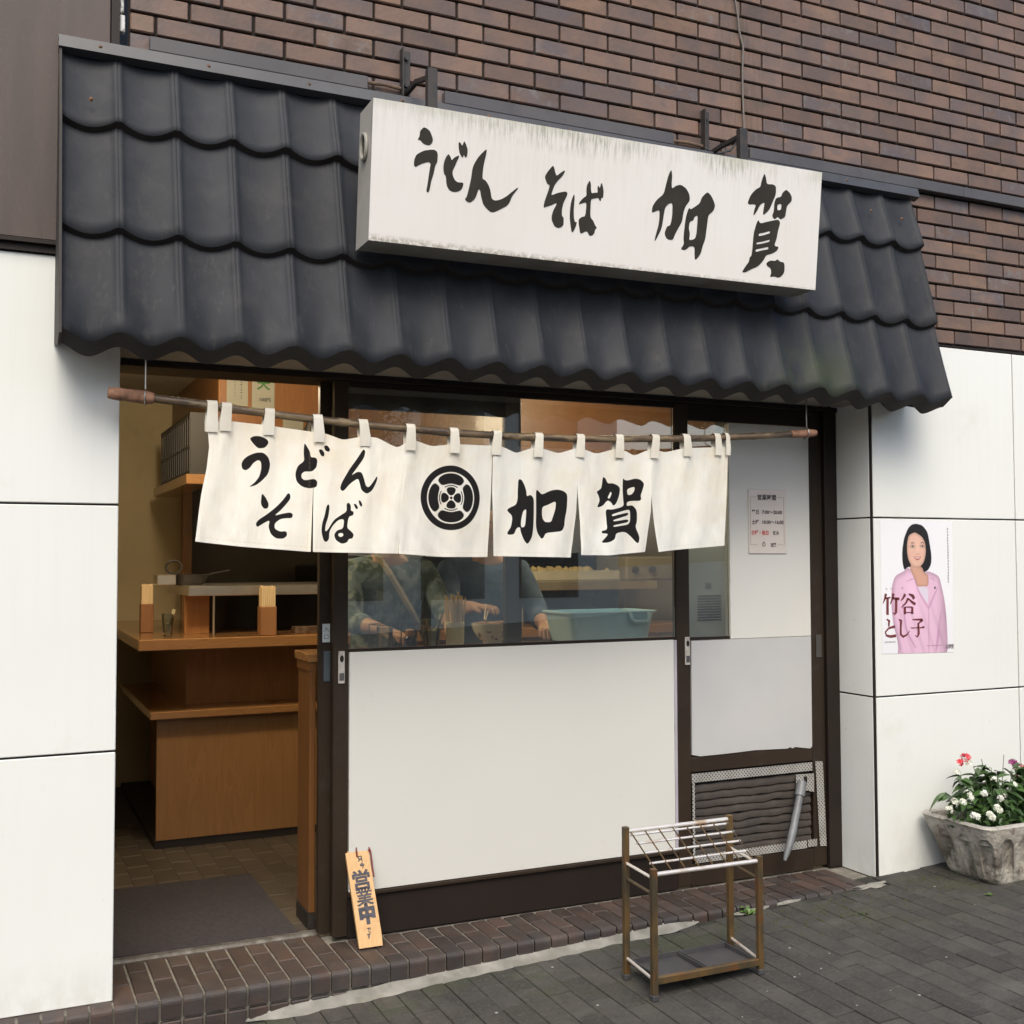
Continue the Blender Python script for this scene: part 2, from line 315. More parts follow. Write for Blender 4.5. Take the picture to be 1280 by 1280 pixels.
SIGN_GLYPHS=[[[(0.8162,2.8635),(0.8288,2.8612),(0.8399,2.853),(0.8457,2.8424),(0.8517,2.8268),(0.8479,2.8147),(0.8382,2.8067),(0.8238,2.8078),(0.8137,2.8119),(0.8084,2.8187),(0.7966,2.8195),(0.8033,2.831),(0.8043,2.8492)]],[[(0.853,2.7957),(0.8658,2.7926),(0.8709,2.7818),(0.8698,2.7552),(0.8631,2.7443),(0.8581,2.7155),(0.8508,2.6913),(0.8451,2.6558),(0.8392,2.6517),(0.8344,2.6553),(0.838,2.6796),(0.842,2.7132),(0.8447,2.7367),(0.8471,2.747),(0.8404,2.7526),(0.828,2.7492),(0.8087,2.7399),(0.7932,2.7288),(0.787,2.7335),(0.787,2.7499),(0.7933,2.7688),(0.8072,2.7791),(0.8229,2.788)]],[[(0.9094,2.7898),(0.9171,2.7803),(0.9212,2.7692),(0.9317,2.7807),(0.947,2.7906),(0.9481,2.7831),(0.9413,2.7704),(0.9341,2.7511),(0.9263,2.735),(0.9269,2.7217),(0.9349,2.7061),(0.9462,2.6993),(0.9671,2.7021),(0.9675,2.6922),(0.9608,2.6762),(0.9475,2.6684),(0.9311,2.6655),(0.9163,2.6702),(0.9065,2.6856),(0.9027,2.715),(0.8959,2.7207),(0.8922,2.7401),(0.8943,2.7603),(0.9008,2.7779)]],[[(0.944,2.8348),(0.9515,2.8319),(0.9582,2.8223),(0.9647,2.8413),(0.9719,2.83),(0.9789,2.8126),(0.9779,2.7941),(0.972,2.7842),(0.9652,2.7956),(0.961,2.7826),(0.9513,2.7936),(0.9462,2.8111)]],[[(1.0494,2.8281),(1.048,2.8094),(1.0411,2.778),(1.0377,2.7539),(1.0368,2.7235),(1.0474,2.7215),(1.0613,2.7065),(1.0697,2.6873),(1.0747,2.6608),(1.0882,2.6564),(1.1106,2.6638),(1.1329,2.6786),(1.155,2.6986),(1.1735,2.7141),(1.173,2.7079),(1.1519,2.6811),(1.14,2.6488),(1.1084,2.6294),(1.0843,2.6161),(1.071,2.6168),(1.0554,2.6278),(1.0436,2.6398),(1.0358,2.6625),(1.0303,2.6854),(1.0246,2.688),(1.0197,2.6705),(1.0113,2.6509),(0.9951,2.6376),(0.982,2.6403),(0.9753,2.6485),(0.9814,2.6537),(0.9877,2.6797),(0.9959,2.7212),(0.9983,2.7518),(1.0059,2.773),(1.0215,2.7988)]],[[(1.3056,2.8077),(1.3114,2.7989),(1.3157,2.7839),(1.3217,2.7725),(1.336,2.7854),(1.3528,2.7977),(1.3531,2.7904),(1.3454,2.7763),(1.3255,2.7552),(1.3144,2.7381),(1.3066,2.7162),(1.3037,2.7027),(1.3247,2.7133),(1.3512,2.7221),(1.3632,2.7242),(1.3686,2.7178),(1.3641,2.7054),(1.3532,2.683),(1.3484,2.6588),(1.3495,2.6366),(1.3566,2.6336),(1.3586,2.6075),(1.3485,2.5971),(1.3367,2.5931),(1.3215,2.5978),(1.3101,2.6173),(1.3093,2.6329),(1.3156,2.6547),(1.328,2.6772),(1.3234,2.6792),(1.3031,2.6674),(1.2855,2.6613),(1.2775,2.6564),(1.2759,2.6653),(1.28,2.684),(1.2917,2.7168),(1.2966,2.7383),(1.2882,2.7392),(1.2812,2.7492),(1.2751,2.7652),(1.2882,2.7865)]],[[(1.3942,2.7212),(1.3978,2.7098),(1.3968,2.6886),(1.396,2.6622),(1.398,2.636),(1.4033,2.6214),(1.4108,2.6239),(1.4085,2.6096),(1.4003,2.5914),(1.394,2.5833),(1.3896,2.5928),(1.3855,2.6134),(1.3814,2.634),(1.3813,2.6656),(1.3844,2.6923)]],[[(1.4557,2.7762),(1.461,2.7631),(1.462,2.7447),(1.4649,2.7313),(1.4816,2.7362),(1.4908,2.7366),(1.4882,2.7562),(1.4919,2.7633),(1.4978,2.7522),(1.5036,2.7756),(1.5095,2.7644),(1.5147,2.7438),(1.5134,2.7209),(1.5056,2.7213),(1.5042,2.7078),(1.4984,2.711),(1.4948,2.7199),(1.4766,2.7148),(1.4639,2.71),(1.4635,2.6813),(1.4641,2.6468),(1.4777,2.6352),(1.4863,2.6189),(1.4937,2.6137),(1.4856,2.6042),(1.4846,2.5921),(1.4744,2.5821),(1.4636,2.5816),(1.4552,2.5952),(1.446,2.5942),(1.4282,2.5828),(1.4239,2.5942),(1.4174,2.6252),(1.4193,2.636),(1.4311,2.6441),(1.4432,2.6469),(1.4464,2.6738),(1.4461,2.6976),(1.4286,2.6914),(1.4143,2.6856),(1.4221,2.6998),(1.4337,2.7119),(1.4455,2.72),(1.4436,2.7449),(1.4464,2.7612)]],[[(1.7966,2.8635),(1.802,2.8403),(1.8007,2.8138),(1.8032,2.7925),(1.8214,2.807),(1.8413,2.813),(1.8653,2.8033),(1.8811,2.7836),(1.8855,2.76),(1.8664,2.7358),(1.8591,2.7131),(1.8553,2.6787),(1.8342,2.6423),(1.8264,2.6269),(1.8189,2.6067),(1.7929,2.6061),(1.7802,2.6263),(1.7901,2.6539),(1.8042,2.6581),(1.8109,2.6926),(1.8096,2.7429),(1.791,2.7357),(1.7775,2.7196),(1.7734,2.6927),(1.7676,2.6441),(1.7497,2.6084),(1.7382,2.5902),(1.7434,2.6172),(1.7551,2.6617),(1.7552,2.7096),(1.7384,2.7027),(1.7208,2.6934),(1.7232,2.7199),(1.7416,2.7461),(1.7689,2.7688),(1.7757,2.7984),(1.7849,2.838)]],[[(1.9609,2.8029),(1.9783,2.7915),(1.9914,2.7737),(1.9998,2.7552),(1.9927,2.7347),(1.9711,2.7173),(1.9682,2.6876),(1.9658,2.6579),(1.962,2.6232),(1.9517,2.5975),(1.9447,2.5674),(1.9214,2.5413),(1.9182,2.5645),(1.9164,2.5936),(1.8957,2.5937),(1.8762,2.5754),(1.8545,2.5769),(1.869,2.5979),(1.8649,2.6169),(1.8678,2.6657),(1.8716,2.7001),(1.8824,2.7344),(1.8904,2.7276),(1.9102,2.7413),(1.93,2.756),(1.9374,2.7789)],[(1.9239,2.7114),(1.9233,2.6724),(1.9222,2.643),(1.9175,2.623),(1.8898,2.6125),(1.8929,2.6396),(1.8859,2.6582),(1.889,2.6828),(1.9063,2.6898),(1.9079,2.7021)]],[[(2.2204,2.9082),(2.2292,2.8895),(2.2339,2.8676),(2.2619,2.8714),(2.2781,2.8661),(2.2802,2.8362),(2.2666,2.8043),(2.253,2.7724),(2.2233,2.7461),(2.2258,2.774),(2.2291,2.7994),(2.208,2.7867),(2.1942,2.76),(2.1782,2.738),(2.1815,2.7634),(2.1893,2.7868),(2.1464,2.7788),(2.1594,2.8153),(2.1825,2.8408),(2.2053,2.8538),(2.2082,2.8766)]],[[(2.3276,2.8601),(2.3462,2.85),(2.3569,2.8362),(2.3581,2.8186),(2.3358,2.798),(2.3325,2.7723),(2.3305,2.7543),(2.309,2.7416),(2.2955,2.7525),(2.2806,2.7381),(2.267,2.7515),(2.2752,2.7702),(2.2744,2.8003),(2.2812,2.8212),(2.3061,2.8295),(2.3114,2.8453)],[(2.3098,2.8038),(2.3096,2.7795),(2.2908,2.7746),(2.2892,2.7971)]],[[(2.2026,2.7285),(2.2129,2.7148),(2.2405,2.7246),(2.2777,2.7352),(2.2995,2.7404),(2.3086,2.7289),(2.2993,2.6974),(2.2951,2.6666),(2.2844,2.6376),(2.3086,2.6368),(2.2984,2.6189),(2.2739,2.6061),(2.2491,2.5983),(2.2379,2.5769),(2.2145,2.5518),(2.1781,2.5354),(2.1542,2.5214),(2.1387,2.5213),(2.1527,2.5427),(2.1699,2.5646),(2.1718,2.5823),(2.1808,2.5883),(2.1831,2.6286),(2.1844,2.6738),(2.1944,2.71)],[(2.2092,2.6767),(2.2308,2.6818),(2.2616,2.693),(2.2622,2.684),(2.2376,2.675),(2.2081,2.6656)],[(2.2009,2.6417),(2.233,2.6494),(2.2638,2.6605),(2.2612,2.6516),(2.2335,2.6419),(2.1996,2.633)],[(2.1977,2.6152),(2.2285,2.6227),(2.2581,2.6321),(2.2588,2.6221),(2.2291,2.6147),(2.1972,2.6041)]],[[(2.2693,2.5803),(2.2947,2.5805),(2.3037,2.5891),(2.317,2.5804),(2.3396,2.5792),(2.3423,2.5398),(2.3182,2.5169),(2.2924,2.5219),(2.2724,2.5159),(2.2789,2.5332),(2.2745,2.5505),(2.255,2.5586),(2.2524,2.5684)]]]
NOREN_GLYPHS=[[[(0.302,1.822),(0.316,1.831),(0.338,1.831),(0.361,1.818),(0.363,1.806),(0.351,1.791),(0.331,1.789),(0.318,1.801)]],[[(0.284,1.752),(0.298,1.764),(0.323,1.775),(0.346,1.776),(0.364,1.76),(0.371,1.735),(0.364,1.704),(0.344,1.681),(0.324,1.665),(0.297,1.657),(0.319,1.673),(0.334,1.693),(0.341,1.719),(0.34,1.744),(0.331,1.751),(0.316,1.741),(0.304,1.723),(0.291,1.714),(0.279,1.719),(0.276,1.737)]],[[(0.487,1.816),(0.497,1.801),(0.507,1.783),(0.508,1.765),(0.526,1.766),(0.533,1.756),(0.529,1.73),(0.513,1.716),(0.487,1.716),(0.477,1.708),(0.476,1.695),(0.487,1.685),(0.524,1.693),(0.533,1.681),(0.529,1.663),(0.503,1.658),(0.477,1.664),(0.459,1.681),(0.455,1.707),(0.464,1.735),(0.487,1.752),(0.484,1.78)]],[[(0.535,1.792),(0.547,1.795),(0.558,1.782),(0.555,1.769),(0.545,1.771)]],[[(0.555,1.806),(0.568,1.81),(0.579,1.796),(0.574,1.786),(0.56,1.79)]],[[(0.694,1.802),(0.701,1.792),(0.696,1.769),(0.667,1.726),(0.651,1.705),(0.673,1.721),(0.688,1.719),(0.695,1.701),(0.703,1.67),(0.714,1.667),(0.73,1.686),(0.748,1.712),(0.747,1.694),(0.727,1.656),(0.706,1.643),(0.687,1.656),(0.681,1.682),(0.676,1.698),(0.651,1.681),(0.625,1.65),(0.614,1.66),(0.619,1.68),(0.646,1.728),(0.673,1.766)]],[[(0.344,1.641),(0.357,1.626),(0.369,1.603),(0.365,1.588),(0.352,1.587),(0.341,1.603)]],[[(0.431,1.642),(0.438,1.638),(0.439,1.622),(0.426,1.604),(0.406,1.581),(0.385,1.563),(0.411,1.571),(0.439,1.576),(0.448,1.569),(0.444,1.556),(0.426,1.556),(0.406,1.553),(0.388,1.538),(0.388,1.52),(0.406,1.51),(0.426,1.513),(0.429,1.497),(0.416,1.486),(0.393,1.487),(0.376,1.502),(0.368,1.527),(0.373,1.55),(0.35,1.537),(0.33,1.524),(0.325,1.537),(0.335,1.55),(0.365,1.57),(0.395,1.596),(0.416,1.619)]],[[(0.571,1.608),(0.577,1.599),(0.573,1.565),(0.561,1.532),(0.56,1.511),(0.569,1.516),(0.593,1.553),(0.62,1.571),(0.638,1.582),(0.637,1.608),(0.644,1.614),(0.652,1.603),(0.651,1.585),(0.661,1.582),(0.66,1.569),(0.644,1.564),(0.638,1.525),(0.652,1.514),(0.662,1.502),(0.657,1.488),(0.644,1.487),(0.639,1.475),(0.62,1.469),(0.599,1.483),(0.593,1.501),(0.604,1.517),(0.625,1.522),(0.629,1.556),(0.609,1.553),(0.588,1.532),(0.576,1.511),(0.575,1.485),(0.564,1.475),(0.554,1.48),(0.545,1.511),(0.548,1.539),(0.559,1.57),(0.564,1.596)],[(0.609,1.506),(0.622,1.508),(0.627,1.5),(0.617,1.492),(0.608,1.498)]],[[(0.66,1.609),(0.668,1.609),(0.676,1.596),(0.673,1.589),(0.667,1.592)]],[[(0.677,1.622),(0.685,1.619),(0.691,1.606),(0.688,1.597),(0.68,1.605)]],[[(1.297,1.713),(1.31,1.712),(1.321,1.692),(1.328,1.669),(1.329,1.648),(1.344,1.656),(1.358,1.643),(1.359,1.602),(1.358,1.541),(1.352,1.5),(1.337,1.476),(1.328,1.471),(1.315,1.487),(1.303,1.515),(1.301,1.535),(1.287,1.53),(1.278,1.507),(1.256,1.505),(1.251,1.512),(1.267,1.535),(1.273,1.575),(1.25,1.595),(1.256,1.603),(1.287,1.617),(1.293,1.637),(1.294,1.673)],[(1.326,1.602),(1.325,1.581),(1.32,1.535),(1.304,1.532),(1.305,1.561),(1.313,1.594)]],[[(1.368,1.676),(1.378,1.67),(1.395,1.656),(1.433,1.674),(1.462,1.678),(1.485,1.672),(1.499,1.659),(1.497,1.605),(1.488,1.563),(1.487,1.542),(1.476,1.52),(1.438,1.516),(1.409,1.513),(1.4,1.495),(1.392,1.49),(1.375,1.513),(1.368,1.541),(1.369,1.603),(1.367,1.649)],[(1.453,1.635),(1.45,1.604),(1.438,1.57),(1.432,1.554),(1.406,1.554),(1.395,1.572),(1.395,1.611),(1.421,1.619)]],[[(1.658,1.732),(1.67,1.727),(1.679,1.706),(1.698,1.708),(1.719,1.699),(1.728,1.688),(1.725,1.662),(1.712,1.629),(1.7,1.619),(1.691,1.634),(1.676,1.642),(1.654,1.618),(1.627,1.611),(1.642,1.639),(1.636,1.66),(1.626,1.673),(1.649,1.685),(1.654,1.708)],[(1.691,1.677),(1.694,1.666),(1.685,1.647),(1.676,1.65)]],[[(1.741,1.73),(1.75,1.721),(1.765,1.72),(1.8,1.729),(1.825,1.726),(1.841,1.71),(1.834,1.686),(1.824,1.661),(1.828,1.65),(1.821,1.641),(1.783,1.641),(1.762,1.636),(1.76,1.62),(1.789,1.625),(1.808,1.604),(1.808,1.561),(1.801,1.54),(1.819,1.5),(1.816,1.478),(1.807,1.476),(1.782,1.502),(1.754,1.521),(1.711,1.515),(1.705,1.491),(1.677,1.478),(1.641,1.476),(1.665,1.499),(1.675,1.512),(1.647,1.513),(1.647,1.523),(1.672,1.527),(1.669,1.565),(1.666,1.607),(1.697,1.605),(1.746,1.619),(1.743,1.641),(1.739,1.683)],[(1.799,1.698),(1.796,1.679),(1.784,1.666),(1.765,1.662),(1.76,1.686)],[(1.692,1.586),(1.727,1.597),(1.764,1.606),(1.778,1.605),(1.778,1.55),(1.733,1.543),(1.699,1.538),(1.698,1.544),(1.733,1.551),(1.769,1.558),(1.77,1.57),(1.699,1.559),(1.698,1.565),(1.733,1.575),(1.769,1.585),(1.769,1.596),(1.727,1.587),(1.694,1.579)]]]
POSTER_STROKES=[[(3.17,1.255,0.0077),(3.163,1.233,0.0055),(3.152,1.212,0.0018)],[(3.164,1.235,0.0041),(3.196,1.238,0.0032)],[(3.179,1.235,0.0073),(3.177,1.161,0.0077)],[(3.214,1.256,0.0077),(3.207,1.232,0.0055),(3.194,1.208,0.0018)],[(3.208,1.235,0.0046),(3.249,1.231,0.0059)],[(3.23,1.233,0.0073),(3.227,1.17,0.0077),(3.218,1.163,0.005),(3.208,1.17,0.0018)],[(3.283,1.252,0.0082),(3.271,1.234,0.005),(3.257,1.223,0.0018)],[(3.305,1.253,0.0023),(3.328,1.244,0.0082),(3.337,1.23,0.0077)],[(3.301,1.233,0.0064),(3.286,1.211,0.0046),(3.259,1.192,0.0018)],[(3.301,1.233,0.0027),(3.323,1.216,0.0059),(3.344,1.205,0.0068)],[(3.28,1.194,0.0068),(3.28,1.161,0.0068)],[(3.325,1.193,0.0068),(3.324,1.161,0.0068)],[(3.28,1.193,0.0027),(3.325,1.193,0.0027)],[(3.28,1.169,0.0023),(3.324,1.168,0.0023)],[(3.171,1.141,0.0032),(3.186,1.134,0.0068),(3.183,1.108,0.0046)],[(3.22,1.108,0.0064),(3.183,1.101,0.0046),(3.163,1.085,0.0041),(3.168,1.069,0.0046),(3.193,1.063,0.0064),(3.225,1.066,0.0068)],[(3.243,1.138,0.0036),(3.256,1.133,0.0073),(3.253,1.096,0.0059),(3.253,1.071,0.0064),(3.267,1.06,0.0059),(3.29,1.068,0.0041),(3.306,1.085,0.0018)],[(3.323,1.136,0.0023),(3.382,1.134,0.0059)],[(3.387,1.134,0.0068),(3.366,1.121,0.0036),(3.357,1.116,0.0032)],[(3.359,1.119,0.0059),(3.36,1.07,0.0073),(3.351,1.056,0.0046),(3.338,1.064,0.0018)],[(3.314,1.098,0.0023),(3.369,1.097,0.0023),(3.396,1.1,0.0059)]]
POSTER_SHAPES={'paper':[[(3.143,1.588),(3.581,1.586),(3.572,0.979),(3.144,0.987)]],'hair':[[(3.358,1.572),(3.395,1.565),(3.426,1.535),(3.438,1.479),(3.448,1.424),(3.445,1.386),(3.426,1.359),(3.398,1.347),(3.38,1.363),(3.335,1.363),(3.308,1.377),(3.281,1.358),(3.271,1.397),(3.27,1.445),(3.283,1.506),(3.308,1.551),(3.331,1.568)],[(3.32,1.48),(3.334,1.485),(3.347,1.483),(3.346,1.479),(3.333,1.482),(3.322,1.477)],[(3.38,1.482),(3.394,1.485),(3.407,1.479),(3.405,1.477),(3.394,1.481),(3.381,1.479)],[(3.321,1.467),(3.332,1.471),(3.345,1.467),(3.344,1.463),(3.332,1.463)],[(3.381,1.468),(3.393,1.471),(3.404,1.467),(3.403,1.463),(3.392,1.463)],[(3.461,1.282),(3.468,1.285),(3.472,1.278),(3.468,1.271),(3.461,1.274)]],'jacket':[[(3.297,1.373),(3.281,1.356),(3.227,1.336),(3.208,1.296),(3.2,1.222),(3.209,1.121),(3.238,1.032),(3.232,0.988),(3.537,0.981),(3.537,1.077),(3.528,1.202),(3.507,1.286),(3.494,1.327),(3.472,1.341),(3.426,1.355),(3.398,1.347),(3.326,1.363)]],'skin':[[(3.319,1.387),(3.388,1.376),(3.4,1.349),(3.428,1.338),(3.427,1.282),(3.356,1.283),(3.339,1.325),(3.317,1.363)],[(3.312,1.519),(3.344,1.532),(3.357,1.53),(3.393,1.512),(3.411,1.483),(3.414,1.438),(3.401,1.397),(3.379,1.375),(3.353,1.37),(3.326,1.379),(3.307,1.407),(3.299,1.445),(3.301,1.486)]],'shirt':[[(3.357,1.285),(3.426,1.285),(3.422,1.203),(3.403,1.225),(3.38,1.256)]],'seam':[[(3.34,1.325),(3.345,1.325),(3.369,1.26),(3.426,1.187),(3.422,1.182),(3.363,1.257)],[(3.479,1.279),(3.483,1.276),(3.436,1.194),(3.422,1.182),(3.42,1.187)],[(3.422,1.184),(3.426,1.184),(3.424,0.985),(3.419,0.984)],[(3.265,1.207),(3.272,1.211),(3.281,1.153),(3.292,1.085),(3.345,1.008),(3.338,1.004),(3.285,1.081),(3.273,1.15)],[(3.503,1.175),(3.506,1.175),(3.486,1.093),(3.491,1.075),(3.469,0.987),(3.461,0.987),(3.476,1.086)],[(3.289,1.305),(3.316,1.319),(3.343,1.323),(3.341,1.32),(3.318,1.315)],[(3.434,1.322),(3.453,1.324),(3.467,1.31),(3.463,1.308),(3.451,1.319)]],'lip':[[(3.335,1.42),(3.362,1.413),(3.386,1.422),(3.376,1.408),(3.361,1.403),(3.344,1.409)]],'tooth':[[(3.344,1.415),(3.362,1.411),(3.378,1.417),(3.371,1.411),(3.361,1.409),(3.35,1.411)]],'nose':[[(3.355,1.435),(3.364,1.431),(3.373,1.435),(3.371,1.43),(3.364,1.428),(3.357,1.43)]]}
# ------------------------------------------------------------------ materials of the place
M_brick = mat('brown_brick', (.160, .104, .080), (.120, .088, .077), scale=6, rough=.42, bump=.0012, bscale=60, vary=.24, lo=.42, hi=.6, spec=.3)
def brick_tints(m, island):
    N, L, b = nodes_of(m)
    if island: g = N.new('ShaderNodeNewGeometry'); r = g.outputs['Random Per Island']
    else: g = N.new('ShaderNodeObjectInfo'); r = g.outputs['Random']
    r2 = nmath(m, 'FRACT', nmath(m, 'MULTIPLY', r, 17.31)); r3 = nmath(m, 'FRACT', nmath(m, 'MULTIPLY', r, 51.7))
    n1 = nnoise(m, 7.0, None, (1, 1, 2.2), 4); n2 = nnoise(m, 22.0, None, None, 5)
    a = nmath(m, 'MULTIPLY', nrange(m, r2, .62, .9), nrange(m, n1, .42, .58))
    mixin(m, a, (.098, .088, .098), .7)                      # blue purple scorched bricks
    c = nmath(m, 'MULTIPLY', nrange(m, r3, .75, .95), nrange(m, n1, .35, .6))
    mixin(m, c, (.225, .140, .090), .7)                       # warm tan bricks
    d = nmath(m, 'MULTIPLY', nrange(m, r2, .8, .95), nrange(m, n2, .52, .66))
    mixin(m, d, (.20, .20, .20), .55)
    mixin(m, nrange(m, n2, .55, .75), (.07, .05, .04), .35)
    # thin rain streaks below the cable
    _, s = npos(m)
    st = nmath(m, 'MULTIPLY', nrange(m, nmath(m, 'ABSOLUTE', nmath(m, 'SUBTRACT', s[0], 2.42)), .16, .02), nrange(m, nnoise(m, 9, None, (8, 8, .8)), .45, .6))
    mixin(m, st, (.075, .06, .04), .5)
brick_tints(M_brick, False)
M_brick_s = mat('brown_brick_mass', (.160, .104, .080), (.120, .088, .077), scale=6, rough=.42, bump=.0012, bscale=60, vary=.24, lo=.42, hi=.6, spec=.3, island=True)
brick_tints(M_brick_s, True)
M_mortar = mat('dark_mortar', (.012, .008, .007), (.02, .014, .012), rough=.95)
M_white = mat('enamel_panel', (.72, .735, .70), (.745, .76, .73), scale=1.4, rough=.22, coat=.35, grime=((.50, .40, .26), 2.6, .60, .82, .35))
_, s_ = npos(M_white)
mixin(M_white, nmath(M_white, 'MULTIPLY', nrange(M_white, nnoise(M_white, 6, None, (5, 1, .22), 6, .7), .50, .75), nrange(M_white, s_[2], .2, 2.4, .25, 1.0)), (.52, .52, .48), .14)
mixin(M_white, nmath(M_white, 'MULTIPLY', nrange(M_white, s_[2], .16, .0), nrange(M_white, nnoise(M_white, 14, None, (1, 1, .6)), .40, .62)), (.40, .37, .30), .28)
mixin(M_white, nmath(M_white, 'MULTIPLY', nrange(M_white, nnoise(M_white, 55), .70, .74), 1.0), (.20, .17, .13), .5)
M_joint = mat('joint_black', (.02, .014, .013), rough=.9)
M_bframe = mat('brown_steel', (.028, .018, .011), (.021, .014, .009), spec=.28, scale=3, rough=.5, vary=.05, grime=((.06, .05, .042), 14, .55, .8, .4))
M_bdark = mat('dark_brown_steel', (.018, .012, .009), (.013, .009, .007), scale=3, rough=.5, spec=.28)
M_bpanel = mat('brown_sheet', (.078, .055, .046), (.060, .044, .038), scale=5, rough=.55, bump=.0006, bscale=200, stretch=(3, 3, .4), grime=((.10, .08, .07), 30, .62, .8, .5))
M_tile = mat('roof_tile_steel', (.025, .028, .034), (.020, .022, .027), scale=9, rough=.62, bump=.0006, bscale=220, vary=.15, grime=((.055, .052, .050), 7, .50, .72, .45), spec=.26)
_, s_ = npos(M_tile)
f_ = nmath(M_tile, 'MULTIPLY', nmath(M_tile, 'MULTIPLY', nrange(M_tile, s_[0], 2.25, 2.45), nrange(M_tile, s_[0], 2.9, 2.6)), nrange(M_tile, s_[2], 2.36, 2.2))
f_ = nmath(M_tile, 'MULTIPLY', f_, nrange(M_tile, nnoise(M_tile, 5, None, (1, 1, .5)), .42, .62))
mixin(M_tile, f_, (.050, .066, .026), .6)
mixin(M_tile, nmath(M_tile, 'MULTIPLY', nrange(M_tile, nnoise(M_tile, 35, None, (1, 1, .4)), .58, .72), nrange(M_tile, s_[2], 3.1, 2.2)), (.075, .07, .062), .35)
M_tiledge = mat('roof_tile_edge', (.022, .019, .017), (.030, .024, .020), scale=20, rough=.7)
M_trim = mat('grey_flashing', (.085, .080, .082), (.065, .062, .066), scale=4, rough=.42, grime=((.05, .045, .04), 12, .5, .7, .5))
M_trim2 = mat('ridge_flashing', (.055, .057, .063), (.042, .044, .05), scale=4, rough=.42, grime=((.03, .028, .026), 12, .5, .7, .5))
M_soffit = mat('soffit_board', (.30, .275, .24), (.24, .22, .19), scale=5, rough=.8)
M_signw = mat('sign_acrylic', (.70, .68, .64), (.73, .71, .68), scale=3, rough=.32, coat=.2)
_, s_ = npos(M_signw)
zt = nmath(M_signw, 'SUBTRACT', 2.945, s_[2])                                   # distance below the sign's top edge
st = nnoise(M_signw, 30, None, (4.2, 1, .35), 6, .7); cl = nnoise(M_signw, 2.3, None, (1.2, 1, 1))
top = nmath(M_signw, 'MULTIPLY', nrange(M_signw, zt, .10, .0), nmath(M_signw, 'MULTIPLY', nrange(M_signw, cl, .36, .55), nmath(M_signw, 'MULTIPLY', nrange(M_signw, s_[0], .75, 1.35, .25, 1.0), nrange(M_signw, s_[0], 2.45, 1.95, .25, 1.0))))
mixin(M_signw, nmath(M_signw, 'MULTIPLY', nmath(M_signw, 'MULTIPLY', nrange(M_signw, st, .47, .57), top), nrange(M_signw, zt, .0, .03, .4, 1.0)), (.10, .095, .05), .9)
mixin(M_signw, nmath(M_signw, 'MULTIPLY', nrange(M_signw, zt, .05, .0), nrange(M_signw, cl, .4, .6)), (.32, .33, .20), .5)
mixin(M_signw, nmath(M_signw, 'MULTIPLY', nrange(M_signw, nnoise(M_signw, 24, None, (3, 1, .16)), .48, .7), nrange(M_signw, zt, .5, .05)), (.56, .53, .46), .30)
mixin(M_signw, nmath(M_signw, 'MULTIPLY', nrange(M_signw, zt, .447, .466), nrange(M_signw, nnoise(M_signw, 60), .40, .55)), (.25, .22, .16), .7)
M_signh = mat('sign_housing', (.42, .40, .36), (.30, .27, .22), scale=7, rough=.45, lo=.45, hi=.75)
M_ink = mat('sign_lettering_paint', (.024, .021, .016), (.034, .030, .024), scale=12, rough=.6, spec=.25)
M_iron = mat('black_iron', (.020, .020, .021), (.035, .028, .024), scale=25, rough=.55, bump=.0006)
M_cable = mat('grey_cable', (.16, .14, .12), rough=.6)
M_paver = mat('grey_paver', (.050, .045, .039), (.034, .032, .029), scale=9, rough=.88, bump=.0022, bscale=130, vary=.24, detail=8, grime=((.09, .085, .075), 5, .52, .75, .55))
mixin(M_paver, nmath(M_paver, 'MULTIPLY', nrange(M_paver, nnoise(M_paver, 3.2), .50, .62), nrange(M_paver, npos(M_paver)[1][1], -.75, -.15)), (.040, .048, .020), .7)
mixin(M_paver, nrange(M_paver, nnoise(M_paver, 17, None, None, 8, .75), .66, .74), (.20, .19, .17), .5)
mixin(M_paver, nrange(M_paver, nnoise(M_paver, 1.3), .55, .7), (.026, .026, .025), .6)
mixin(M_paver, nrange(M_paver, nnoise(M_paver, 2.1, None, (1, 1.6, 1), 7, .7), .56, .70), (.115, .11, .10), .45)
mixin(M_paver, nrange(M_paver, nnoise(M_paver, 70, None, None, 4, .7), .50, .66), (.085, .08, .072), .5)
mixin(M_paver, nrange(M_paver, nnoise(M_paver, 38, None, None, 5, .7), .55, .68), (.020, .019, .017), .5)
M_sand = mat('paver_joint', (.022, .021, .019), (.032, .034, .022), scale=12, rough=.98)
M_conc = mat('mortar_strip', (.27, .26, .23), (.17, .165, .14), scale=14, rough=.9, bump=.003, bscale=60, detail=8)
mixin(M_conc, nrange(M_conc, nnoise(M_conc, 9), .56, .68), (.13, .13, .10), .5)
M_step = mat('step_brick', (.062, .038, .029), (.040, .030, .026), scale=11, rough=.62, bump=.0014, bscale=120, vary=.35, grime=((.085, .078, .068), 9, .5, .72, .5))
mixin(M_step, nmath(M_step, 'MULTIPLY', nrange(M_step, npos(M_step)[1][1], .06, -.06), nrange(M_step, nnoise(M_step, 8), .4, .6)), (.035, .033, .034), .7)
M_grout = mat('light_mortar', (.20, .185, .155), (.13, .12, .10), scale=25, rough=.95, bump=.001)
M_road = mat('asphalt_road', (.05, .05, .05), (.065, .063, .06), scale=30, rough=.9)

